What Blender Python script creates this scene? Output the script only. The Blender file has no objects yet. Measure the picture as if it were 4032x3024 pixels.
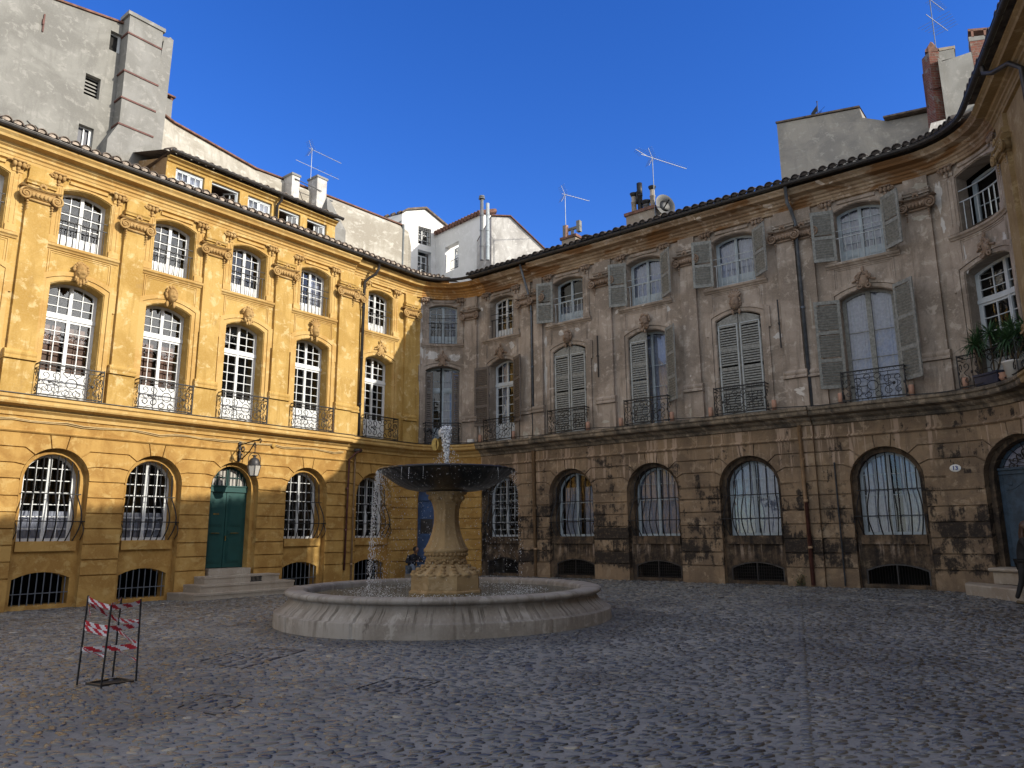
import bpy, math, random
import numpy as np
from mathutils import Vector, Matrix
random.seed(7); rng = np.random.default_rng(7)
sc = bpy.context.scene; COL = sc.collection
rad = math.radians
# ------------------------------------------------------------------ camera
cd = bpy.data.cameras.new('camera'); cam = bpy.data.objects.new('camera', cd); COL.objects.link(cam)
cd.sensor_width = 36; cd.lens = 26.0; cd.clip_end = 2000; cd.clip_start = .05
pit, rol = rad(11.4915), rad(-0.4349)
F = Vector((0, math.cos(pit), math.sin(pit))); U = Vector((0, -math.sin(pit), math.cos(pit))); X = Vector((1, 0, 0))
cx_ = X*math.cos(rol)+U*math.sin(rol); cy_ = -X*math.sin(rol)+U*math.cos(rol)
M = Matrix((cx_, cy_, -F)).transposed().to_4x4(); M.translation = Vector((0, 0, 1.7)); cam.matrix_world = M
sc.camera = cam
# ------------------------------------------------------------------ world, sun, exposure
SUN = Vector((1.032, -.468, .495)).normalized()
elev = math.asin(SUN.z)
w = bpy.data.worlds.new('World'); sc.world = w; w.use_nodes = True
nt = w.node_tree; nt.nodes.clear()
sky = nt.nodes.new('ShaderNodeTexSky'); sky.sky_type = 'NISHITA'; sky.sun_disc = False
sky.sun_elevation = elev; sky.sun_rotation = math.atan2(SUN.x, SUN.y)
sky.air_density = 1.0; sky.dust_density = 0.0; sky.ozone_density = 4.5; sky.altitude = 600
bg = nt.nodes.new('ShaderNodeBackground'); wo = nt.nodes.new('ShaderNodeOutputWorld')
bg.inputs[1].default_value = .15
hs_ = nt.nodes.new('ShaderNodeHueSaturation'); hs_.inputs['Hue'].default_value = .519; hs_.inputs['Saturation'].default_value = 1.235; hs_.inputs['Value'].default_value = .80
nt.links.new(sky.outputs[0], hs_.inputs['Color'])
# broken bright cloud added behind the camera for neutral shade light, clear blue above the square's far side
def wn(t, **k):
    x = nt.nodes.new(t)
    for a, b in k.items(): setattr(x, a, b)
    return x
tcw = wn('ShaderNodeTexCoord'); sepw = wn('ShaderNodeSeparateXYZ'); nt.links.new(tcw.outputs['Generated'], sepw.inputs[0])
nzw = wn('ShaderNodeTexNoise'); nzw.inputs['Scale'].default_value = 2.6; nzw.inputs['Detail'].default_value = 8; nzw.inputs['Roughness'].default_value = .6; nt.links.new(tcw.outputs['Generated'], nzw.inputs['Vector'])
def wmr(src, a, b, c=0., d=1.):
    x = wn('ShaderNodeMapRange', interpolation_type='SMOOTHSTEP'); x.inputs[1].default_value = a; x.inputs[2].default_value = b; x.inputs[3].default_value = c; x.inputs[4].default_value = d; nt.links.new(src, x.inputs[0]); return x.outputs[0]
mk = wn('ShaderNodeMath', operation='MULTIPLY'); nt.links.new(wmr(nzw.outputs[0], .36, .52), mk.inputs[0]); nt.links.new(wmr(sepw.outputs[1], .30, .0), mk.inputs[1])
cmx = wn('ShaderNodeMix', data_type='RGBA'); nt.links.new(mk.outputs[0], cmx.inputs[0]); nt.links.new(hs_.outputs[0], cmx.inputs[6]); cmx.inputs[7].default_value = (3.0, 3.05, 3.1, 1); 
# bright thin cloud glow added round the sun to brighten the upper panes of the left wing
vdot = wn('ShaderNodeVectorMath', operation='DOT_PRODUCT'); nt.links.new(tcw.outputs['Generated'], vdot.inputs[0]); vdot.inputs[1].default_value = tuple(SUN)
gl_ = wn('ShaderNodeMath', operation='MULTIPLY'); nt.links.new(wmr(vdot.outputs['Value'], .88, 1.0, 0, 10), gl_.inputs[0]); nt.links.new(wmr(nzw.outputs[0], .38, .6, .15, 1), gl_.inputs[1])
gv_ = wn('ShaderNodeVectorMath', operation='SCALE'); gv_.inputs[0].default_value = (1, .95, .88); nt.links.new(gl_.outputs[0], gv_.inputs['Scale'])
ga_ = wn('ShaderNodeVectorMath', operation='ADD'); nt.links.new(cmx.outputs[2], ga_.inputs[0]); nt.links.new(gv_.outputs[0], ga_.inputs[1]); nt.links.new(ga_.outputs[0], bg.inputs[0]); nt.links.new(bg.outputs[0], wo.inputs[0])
ld = bpy.data.lights.new('sun', 'SUN'); ld.energy = 2.5; ld.angle = rad(.5); ld.color = (1, .93, .80)
sun = bpy.data.objects.new('sun', ld); COL.objects.link(sun)
sun.rotation_euler = (-SUN).to_track_quat('-Z', 'Y').to_euler()
sc.view_settings.view_transform = 'Standard'; sc.view_settings.look = 'None'
sc.view_settings.exposure = 1.05; sc.view_settings.gamma = 1
sc.cycles.max_bounces = 7; sc.cycles.transparent_max_bounces = 12
# ------------------------------------------------------------------ materials
def mat(name):
    m = bpy.data.materials.new(name); m.use_nodes = True
    n = m.node_tree; b = n.nodes['Principled BSDF']; return m, n, b
def nd(n, t, **k):
    x = n.nodes.new(t)
    for a, v in k.items():
        if isinstance(a, str) and a.startswith('i_'): x.inputs[int(a[2:])].default_value = v
        else: setattr(x, a, v)
    return x
def coords(n, uv=True, scale=(1, 1, 1)):
    if uv:
        t = nd(n, 'ShaderNodeUVMap')
    else:
        t = nd(n, 'ShaderNodeNewGeometry')
    m = nd(n, 'ShaderNodeMapping'); m.inputs['Scale'].default_value = scale
    n.links.new(t.outputs[0], m.inputs[0]); return m.outputs[0]
def noise(n, vec, scale, detail=5, rough=.6, dist=0):
    x = nd(n, 'ShaderNodeTexNoise'); x.inputs['Scale'].default_value = scale; x.inputs['Detail'].default_value = detail
    x.inputs['Roughness'].default_value = rough; x.inputs['Distortion'].default_value = dist
    n.links.new(vec, x.inputs['Vector']); return x.outputs[0]
def ramp(n, fac, a, b):
    x = nd(n, 'ShaderNodeMapRange'); x.inputs[1].default_value = a; x.inputs[2].default_value = b; x.interpolation_type = 'SMOOTHSTEP'
    n.links.new(fac, x.inputs[0]); return x.outputs[0]
def math2(n, op, a, b):
    x = nd(n, 'ShaderNodeMath', operation=op)
    for i, v in enumerate((a, b)):
        if isinstance(v, (int, float)): x.inputs[i].default_value = v
        else: n.links.new(v, x.inputs[i])
    return x.outputs[0]
def mix(n, fac, a, b):
    x = nd(n, 'ShaderNodeMix', data_type='RGBA')
    for i, v in ((0, fac), (6, a), (7, b)):
        if isinstance(v, (int, float)): x.inputs[i].default_value = v
        elif isinstance(v, tuple): x.inputs[i].default_value = (*v, 1)
        else: n.links.new(v, x.inputs[i])
    return x.outputs[2]
def bump(n, b, h, strength=.3, dist=.02):
    x = nd(n, 'ShaderNodeBump'); x.inputs['Strength'].default_value = strength; x.inputs['Distance'].default_value = dist
    n.links.new(h, x.inputs['Height']); n.links.new(x.outputs[0], b.inputs['Normal'])
def simple(name, col, rough=.6, metal=0, var=.25, scale=6, uv=False, bmp=.1, spec=.5):
    m, n, b = mat(name)
    v = coords(n, uv); f = noise(n, v, scale, 6, .65)
    dk = tuple(c*(1-var) for c in col); lt = tuple(min(1, c*(1+var)) for c in col)
    n.links.new(mix(n, ramp(n, f, .3, .7), dk, lt), b.inputs['Base Color'])
    b.inputs['Roughness'].default_value = rough; b.inputs['Metallic'].default_value = metal
    b.inputs['Specular IOR Level'].default_value = spec
    if bmp: bump(n, b, noise(n, v, scale*6, 4), bmp, .01)
    return m
def plaster(name, base, dark, light, peel=None, peel_t=.68, soot=None, soot_z=None, drips=None, orange=None, rough=.9, streak=.5, blotch=1.0, drip_z=(3.2, 4.8), soot_t=(.42, .62), drip_s=(5, .22), blocks=False):
    m, n, b = mat(name)
    uv = coords(n, True); uvs = coords(n, True, (2.6, .28, 1)); uvw = coords(n, True, (.45, 1.2, 1))
    big = noise(n, uv, .75*blotch, 6, .62, .6); mid = noise(n, uv, 3.2, 8, .7, .4); fine = noise(n, uv, 22, 5, .7)
    st = noise(n, uvs, 2.2, 6, .65, .2)
    c = mix(n, ramp(n, big, .38, .62), base, dark)
    c = mix(n, math2(n, 'MULTIPLY', ramp(n, mid, .53, .62), .7), c, light)
    c = mix(n, math2(n, 'MULTIPLY', ramp(n, st, .50, .64), streak), c, dark)
    c = mix(n, math2(n, 'MULTIPLY', ramp(n, fine, .35, .75), .22), c, light)
    sep = nd(n, 'ShaderNodeSeparateXYZ'); n.links.new(uv, sep.inputs[0]); z = sep.outputs[1]
    if orange:
        c = mix(n, ramp(n, noise(n, uvw, 1.6, 5, .6, .4), .5, .6), c, orange)
    if drips:
        dn = noise(n, coords(n, True, (*drip_s, 1)), 1.5, 5, .6, .1)
        zm = math2(n, 'MULTIPLY', ramp(n, z, drip_z[0], drip_z[0]+.5), ramp(n, z, drip_z[1]+.05, drip_z[1]-.1))
        c = mix(n, math2(n, 'MULTIPLY', math2(n, 'MULTIPLY', ramp(n, dn, .54, .6), zm), .85), c, drips)
    blk = None
    if blocks:
        row = math2(n, 'FLOOR', math2(n, 'MULTIPLY', math2(n, 'SUBTRACT', z, .76), 1/.3867), 0); col_ = math2(n, 'FLOOR', math2(n, 'ADD', math2(n, 'MULTIPLY', sep.outputs[0], .62), math2(n, 'MULTIPLY', row, .37)), 0)
        cb = nd(n, 'ShaderNodeCombineXYZ'); n.links.new(row, cb.inputs[0]); n.links.new(col_, cb.inputs[1]); wn_ = nd(n, 'ShaderNodeTexWhiteNoise', noise_dimensions='3D'); n.links.new(cb.outputs[0], wn_.inputs['Vector']); blk = wn_.outputs[0]
        c = mix(n, math2(n, 'MULTIPLY', blk, .45), c, dark)
    if soot:
        sn = noise(n, coords(n, True, (1, .75, 1)), 2.2, 12, .72, .12)
        sn = math2(n, 'ADD', math2(n, 'MULTIPLY', sn, .72), math2(n, 'MULTIPLY', noise(n, coords(n, True, (6, .35, 1)), 1.5, 6, .7), .28))
        if soot_z:
            zf = ramp(n, z, soot_z[0], soot_z[1])
            sn = math2(n, 'ADD', sn, math2(n, 'MULTIPLY', zf, -.125))
            sn = math2(n, 'ADD', sn, math2(n, 'MULTIPLY', ramp(n, z, .95, .3), -.22))
        if blk is not None: sn = math2(n, 'ADD', sn, math2(n, 'MULTIPLY', math2(n, 'SUBTRACT', blk, .5), .11))
        sf = ramp(n, sn, *soot_t)
        sf = math2(n, 'MULTIPLY', sf, ramp(n, noise(n, uv, 9, 8, .8), .25, .5))
        c = mix(n, math2(n, 'MULTIPLY', sf, .93), c, soot)
    if peel:
        pn = noise(n, uv, 1.7, 4, .55, .35)
        pf = ramp(n, pn, peel_t, peel_t+.02)
        c = mix(n, pf, c, peel)
    n.links.new(c, b.inputs['Base Color']); b.inputs['Roughness'].default_value = rough; b.inputs['Specular IOR Level'].default_value = .25
    h = math2(n, 'ADD', math2(n, 'MULTIPLY', fine, .5), mid)
    bump(n, b, h, .35, .015)
    return m
MT = {}
MT['yel'] = plaster('ochre_plaster', (.50, .322, .10), (.37, .22, .052), (.64, .49, .25), streak=.8, soot=(.30, .19, .075), soot_t=(.55, .68))
MT['yelr'] = plaster('shaded_ochre_plaster', (.33, .235, .12), (.24, .16, .075), (.42, .32, .18), streak=.6)  # ochre darkened in its colour for the shaded right wing
MT['yelg'] = plaster('ochre_ground_plaster', (.44, .262, .078), (.31, .165, .043), (.51, .345, .13), blotch=2.2, streak=.35, soot=(.22, .13, .055), soot_t=(.56, .70), soot_z=(.5, 1.6))
MT['yeld'] = plaster('ochre_moulding', (.54, .355, .13), (.44, .26, .08), (.62, .45, .20), streak=.25)
MT['terra'] = plaster('ornament_stone', (.45, .29, .115), (.34, .20, .07), (.54, .38, .18), streak=.2)
MT['bup'] = plaster('weathered_pink_plaster', (.385, .32, .265), (.22, .18, .145), (.52, .455, .39), peel=(.62, .58, .53), peel_t=.69, streak=.8, soot=(.10, .08, .065), soot_t=(.58, .70), orange=None)
MT['bco'] = plaster('stained_cornice', (.35, .26, .17), (.20, .13, .075), (.50, .41, .32), peel=(.60, .52, .43), peel_t=.66, orange=(.20, .105, .045), streak=.6)
MT['cco'] = plaster('stained_orange_cornice', (.46, .235, .06), (.30, .14, .04), (.58, .42, .24), peel=(.62, .52, .40), peel_t=.68, streak=.7)
MT['bgr'] = plaster('sooty_ground_plaster', (.29, .205, .128), (.15, .108, .074), (.39, .30, .205), soot=(.022, .019, .018), soot_z=(1.0, 4.2), drips=(.48, .36, .27), peel=(.34, .25, .18), peel_t=.74, streak=.6, soot_t=(.43, .50), blocks=True)
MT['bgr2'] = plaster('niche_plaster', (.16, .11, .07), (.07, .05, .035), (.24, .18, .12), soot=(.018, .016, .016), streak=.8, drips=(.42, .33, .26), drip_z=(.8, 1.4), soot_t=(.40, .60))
MT['bco2'] = plaster('balcony_cornice_stone', (.30, .24, .17), (.12, .10, .075), (.42, .35, .27), soot=(.05, .045, .04), streak=.6)
MT['borna'] = plaster('weathered_ornament', (.27, .20, .15), (.19, .13, .09), (.36, .28, .22), streak=.4)
MT['stone'] = plaster('pale_limestone', (.36, .31, .25), (.27, .22, .17), (.45, .40, .34), streak=.4)
MT['fst'] = plaster('fountain_stone', (.31, .285, .255), (.20, .175, .15), (.39, .365, .33), soot=(.07, .055, .045), streak=1., soot_t=(.58, .66), drips=(.055, .045, .035), drip_z=(.13, .58), drip_s=(9, .6))
MT['fco'] = plaster('fountain_pedestal_stone', (.38, .265, .135), (.25, .17, .085), (.46, .34, .20), soot=(.06, .045, .035), streak=.6, soot_t=(.55, .68))
MT['bowl'] = simple('wet_black_stone', (.012, .012, .014), .28, 0, .4, 8, spec=.5, bmp=.3)
MT['white'] = simple('white_paint', (.66, .68, .69), .45, 0, .06, 3)
MT['whiteg'] = simple('grey_white_paint', (.50, .54, .57), .5, 0, .1, 3)
MT['blueg'] = simple('blue_grey_paint', (.36, .42, .46), .55, 0, .15, 5)
MT['shut'] = simple('grey_green_shutter_paint', (.225, .23, .215), .65, 0, .3, 14)
MT['shutb'] = simple('brown_grey_shutter_wood', (.13, .11, .095), .75, 0, .25, 14)
MT['iron'] = simple('wrought_iron', (.018, .018, .02), .5, .3, .3, 10)
MT['ironw'] = simple('pale_painted_iron', (.40, .44, .46), .5, .1, .15, 10)
MT['pipe'] = simple('dark_zinc', (.05, .046, .045), .45, .4, .25, 6)
MT['pipeb'] = simple('blue_grey_zinc', (.14, .16, .19), .45, .5, .2, 6)
MT['pipec'] = simple('tan_painted_pipe', (.28, .18, .10), .6, 0, .2, 6)
MT['pipr'] = simple('rusty_pipe', (.11, .04, .03), .7, 0, .3, 6)
MT['tile'] = simple('old_roof_tile', (.15, .115, .09), .9, 0, .45, 5)
MT['tiler'] = simple('red_roof_tile', (.17, .085, .06), .9, 0, .4, 5)
MT['tiled'] = simple('shade_dark_tile', (.055, .045, .04), .9, 0, .45, 5)  # roof tile with the back wing's shade put into its colour
MT['fill'] = simple('pale_mortar', (.40, .33, .27), .9, 0, .3, 7)
MT['dark'] = simple('dark_interior', (.016, .015, .014), .9, 0, .3, 3, bmp=0)  # near-black colour standing for the darkness of rooms, recess and pit
MT['curt'] = simple('lace_curtain', (.38, .38, .47), .9, 0, .14, 12, bmp=.1)
MT['curtd'] = simple('dark_curtain', (.22, .23, .30), .9, 0, .15, 8, bmp=.1)  # darker blue-grey curtain colour
MT['wood'] = simple('red_brown_wood', (.13, .045, .022), .55, 0, .35, 6)
MT['green'] = simple('dark_green_paint', (.012, .062, .058), .38, 0, .12, 3)
MT['blue'] = simple('blue_door_paint', (.035, .075, .17), .5, 0, .2, 4)
MT['blued'] = simple('faded_blue_paint', (.035, .062, .095), .6, 0, .35, 5)
MT['brass'] = simple('brass', (.42, .30, .10), .35, .9, .2, 6)
MT['lampg'] = simple('frosted_lamp_glass', (.42, .40, .37), .4, 0, .05, 3, bmp=0)
MT['grey'] = plaster('grey_cement_render', (.25, .245, .225), (.18, .175, .16), (.32, .31, .285), streak=.5)
MT['greyc'] = plaster('grey_chimney_render', (.255, .25, .235), (.20, .195, .18), (.32, .31, .29), streak=.4)
MT['palew'] = plaster('cream_render', (.46, .43, .37), (.31, .28, .23), (.58, .55, .49), soot=(.13, .12, .10), soot_t=(.60, .74), streak=.6)
MT['wh'] = plaster('whitewash', (.80, .79, .77), (.72, .71, .68), (.86, .85, .83), streak=.2)
MT['whs'] = plaster('stained_whitewash', (.60, .58, .55), (.38, .36, .34), (.74, .72, .69), streak=.7)
MT['greyr'] = plaster('warm_grey_render', (.36, .33, .28), (.25, .235, .21), (.44, .41, .35), streak=.35)  # plain warm grey of the gable at upper right
MT['ochw'] = plaster('blotchy_ochre', (.42, .25, .09), (.28, .17, .08), (.52, .43, .32), streak=.7)  # browner ochre with pale blotches for the attic side walls
MT['clay'] = simple('terracotta', (.42, .24, .17), .8, 0, .15, 4)
MT['pottery'] = simple('white_glazed_pot', (.62, .61, .58), .35, 0, .05, 3)
MT['navy'] = simple('navy_plastic', (.02, .025, .05), .5, 0, .1, 3)
MT['leaf'] = simple('leaf_green', (.035, .085, .03), .45, 0, .45, 6)
MT['stem'] = simple('plant_stem', (.10, .075, .045), .8, 0, .3, 8)
MT['alu'] = simple('aluminium', (.22, .23, .24), .55, .5, .1, 5, bmp=0)
MT['redt'] = simple('red_tape', (.48, .015, .03), .4, 0, .08, 3, bmp=0)
MT['whitet'] = simple('white_tape', (.72, .70, .72), .4, 0, .05, 3, bmp=0)
MT['dish'] = simple('grey_dish', (.14, .14, .14), .6, 0, .15, 2, bmp=0)
MT['cable'] = simple('painted_cable', (.50, .36, .16), .6, 0, .2, 4)
MT['skin'] = simple('skin', (.22, .115, .075), .55, 0, .1, 4)
MT['skinl'] = simple('light_skin', (.50, .30, .22), .55, 0, .1, 4)
MT['jack'] = simple('dark_navy_cloth', (.012, .014, .022), .8, 0, .3, 8)
MT['jean'] = simple('grey_blue_denim', (.13, .16, .21), .85, 0, .25, 20)
MT['hair'] = simple('dark_hair', (.012, .010, .009), .6, 0, .3, 20)
MT['hairb'] = simple('brown_hair', (.07, .04, .028), .5, 0, .4, 20)
MT['shoe'] = simple('white_shoe', (.6, .6, .62), .5, 0, .05, 4)
MT['blackc'] = simple('black_cloth', (.01, .01, .011), .8, 0, .3, 8)
MT['plate'] = simple('enamel_white', (.68, .68, .66), .3, 0, .04, 3, bmp=0)
MT['ink'] = simple('enamel_blue', (.02, .04, .22), .3, 0, .04, 3, bmp=0)
MT['graf'] = simple('faded_green_paint', (.17, .22, .12), .9, 0, .4, 4)
MT['grafd'] = simple('faded_black_paint', (.05, .05, .05), .9, 0, .4, 4)
def brickmat(name, c1, c2, mo):
    m, n, b = mat(name); v = coords(n, True)
    t = nd(n, 'ShaderNodeTexBrick'); n.links.new(v, t.inputs['Vector']); t.inputs['Scale'].default_value = 1
    t.inputs['Brick Width'].default_value = .24; t.inputs['Row Height'].default_value = .085; t.inputs['Mortar Size'].default_value = .008
    t.inputs['Color1'].default_value = (*c1, 1); t.inputs['Color2'].default_value = (*c2, 1); t.inputs['Mortar'].default_value = (*mo, 1)
    f = noise(n, v, 3.5, 7, .7)
    c = mix(n, ramp(n, f, .52, .6), t.outputs[0], (.20, .17, .14))
    n.links.new(c, b.inputs['Base Color']); b.inputs['Roughness'].default_value = .9
    bump(n, b, math2(n, 'SUBTRACT', f, t.outputs['Fac']), .5, .02); return m
MT['brick'] = brickmat('old_red_brick', (.20, .062, .04), (.13, .045, .03), (.17, .135, .105))
def glassmat():
    m = bpy.data.materials.new('window_glass'); m.use_nodes = True; n = m.node_tree; n.nodes.clear()
    o = nd(n, 'ShaderNodeOutputMaterial'); mx = nd(n, 'ShaderNodeMixShader'); t = nd(n, 'ShaderNodeBsdfTransparent'); g = nd(n, 'ShaderNodeBsdfGlossy')
    t.inputs[0].default_value = (.86, .9, .9, 1); g.inputs['Roughness'].default_value = .015; g.inputs[0].default_value = (.95, .97, 1, 1)
    fr = nd(n, 'ShaderNodeFresnel'); fr.inputs[0].default_value = 1.5
    v = coords(n, False); bp = nd(n, 'ShaderNodeBump'); bp.inputs['Strength'].default_value = .12; bp.inputs['Distance'].default_value = .03
    n.links.new(noise(n, v, 3.5, 2), bp.inputs['Height']); n.links.new(bp.outputs[0], g.inputs['Normal'])
    f = math2(n, 'ADD', math2(n, 'MULTIPLY', fr.outputs[0], 1.3), .03)
    n.links.new(f, mx.inputs[0]); n.links.new(t.outputs[0], mx.inputs[1]); n.links.new(g.outputs[0], mx.inputs[2]); n.links.new(mx.outputs[0], o.inputs[0])
    return m
MT['glass'] = glassmat()
def watermat():
    m, n, b = mat('pool_water'); v = coords(n, False)
    b.inputs['Base Color'].default_value = (.075, .085, .07, 1); b.inputs['Roughness'].default_value = .06; b.inputs['IOR'].default_value = 1.33
    b.inputs['Specular IOR Level'].default_value = .6
    h = math2(n, 'ADD', noise(n, v, 7, 4, .6, .5), math2(n, 'MULTIPLY', noise(n, v, 26, 3), .5)); bump(n, b, h, .75, .05); return m
MT['water'] = watermat()
def dropmat():
    m = bpy.data.materials.new('water_drops'); m.use_nodes = True; n = m.node_tree; b = n.nodes['Principled BSDF']
    b.inputs['Base Color'].default_value = (.88, .90, .93, 1); b.inputs['Roughness'].default_value = .12
    b.inputs['Transmission Weight'].default_value = .15; return m
MT['drop'] = dropmat()
def wetmask(n, g):
    ds = nd(n, 'ShaderNodeVectorMath', operation='DISTANCE'); n.links.new(g, ds.inputs[0]); ds.inputs[1].default_value = (-1.0, 14.9, .1)
    d = math2(n, 'ADD', ds.outputs['Value'], math2(n, 'MULTIPLY', noise(n, g, .9, 5, .6), 2.2))
    return math2(n, 'MAXIMUM', ramp(n, d, 5.4, 4.7), math2(n, 'MULTIPLY', ramp(n, noise(n, g, .33, 3, .5), .5, .64), .7))
def cobmat():
    m, n, b = mat('river_pebbles')
    a = nd(n, 'ShaderNodeAttribute'); a.attribute_name = 'pcol'
    g = coords(n, False); f = noise(n, g, 40, 4); wet = wetmask(n, g)
    c = mix(n, math2(n, 'MULTIPLY', ramp(n, f, .4, .7), .3), a.outputs[0], (.20, .19, .17))
    c = mix(n, math2(n, 'MULTIPLY', ramp(n, noise(n, g, .55, 5, .6), .48, .66), .3), c, (.22, .215, .20))
    c = mix(n, math2(n, 'MULTIPLY', wet, .6), c, (.028, .026, .024))
    n.links.new(c, b.inputs['Base Color'])
    r = nd(n, 'ShaderNodeMapRange'); n.links.new(noise(n, g, 2.5, 3), r.inputs[0]); r.inputs[1].default_value = .3; r.inputs[2].default_value = .7; r.inputs[3].default_value = .12; r.inputs[4].default_value = .42
    n.links.new(r.outputs[0], b.inputs['Roughness']); b.inputs['Specular IOR Level'].default_value = .75
    bump(n, b, f, .2, .006); return m
MT['cob'] = cobmat()
def mortmat():
    m, n, b = mat('sandy_mortar'); g = coords(n, False)
    f = noise(n, g, 1.1, 6, .65); f2 = noise(n, g, 30, 5, .7)
    c = mix(n, ramp(n, f, .35, .65), (.19, .198, .198), (.30, .30, .285)); c = mix(n, math2(n, 'MULTIPLY', ramp(n, f2, .3, .7), .5), c, (.085, .085, .088))
    c = mix(n, math2(n, 'MULTIPLY', wetmask(n, g), .6), c, (.05, .045, .04))
    n.links.new(c, b.inputs['Base Color']); b.inputs['Roughness'].default_value = .75; bump(n, b, f2, .5, .01); return m
MT['mort'] = mortmat()
# ------------------------------------------------------------------ facade path: left wing, rounded corner, back wing, rounded corner, right wing
V2 = lambda a, b: np.array([a, b], float)
tL = V2(.61824275, .78598722); tB = V2(.78225958, -.62295261); tR = V2(-.35495563, -.93488315)
NN = lambda d: V2(d[1], -d[0])
oL = V2(-16.09538297, 12.66032526); I1 = V2(-2.88883345, 29.45013657); I2 = V2(12.11548222, 17.50144613)
r1, r2 = 2.1, 2.3
th1 = math.acos(tL@tB); th2 = math.acos(tB@tR); c1 = r1*math.tan(th1/2); c2 = r2*math.tan(th2/2)
sA = (I1-oL)@tL-c1; sB = sA+r1*th1; LB = np.linalg.norm(I2-I1)-c1-c2; sC = sB+LB; sD = sC+r2*th2
A0 = oL+tL*sA; B0 = I1+tB*c1; C0 = B0+tB*LB; D0 = I2+tR*c2; cen1 = A0+NN(tL)*r1; cen2 = C0+NN(tB)*r2
aL = math.atan2(tL[1], tL[0]); aB = math.atan2(tB[1], tB[0])
def fr(s):
    if s <= sA: return oL+tL*s, NN(tL)
    if s < sB:
        a = aL-(s-sA)/r1; n = NN(V2(math.cos(a), math.sin(a))); return cen1-n*r1, n
    if s <= sC: return B0+tB*(s-sB), NN(tB)
    if s < sD:
        a = aB-(s-sC)/r2; n = NN(V2(math.cos(a), math.sin(a))); return cen2-n*r2, n
    return D0+tR*(s-sD), NN(tR)
def P(s, z, o=0.):
    p, n = fr(s); q = p+n*o; return (q[0], q[1], z)
def curved(a, b): return (a < sB and b > sA) or (a < sD and b > sC)
def subs(a, b, step=.2):
    if not curved(a, b): return [a, b]
    pts = {a, b}
    for e in (sA, sB, sC, sD):
        if a < e < b: pts.add(e)
    pts = sorted(pts); out = [pts[0]]
    for x, y in zip(pts, pts[1:]):
        k = max(1, int(math.ceil((y-x)/step))) if curved(x+1e-4, y-1e-4) else 1
        out += [x+(y-x)*i/k for i in range(1, k+1)]
    return out
def bs(s):            # the middle parts of both wings step forward
    return .12 if (s < 16.56 or 25.3 < s < 34.87) else 0.
def gz(x, y):         # ground rises a little towards the back wing
    p = V2(x, y); a = max(0., (p-oL)@NN(tL)); b = max(0., (p-B0)@NN(tB)); return .27*a/(a+b+.4)
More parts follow.
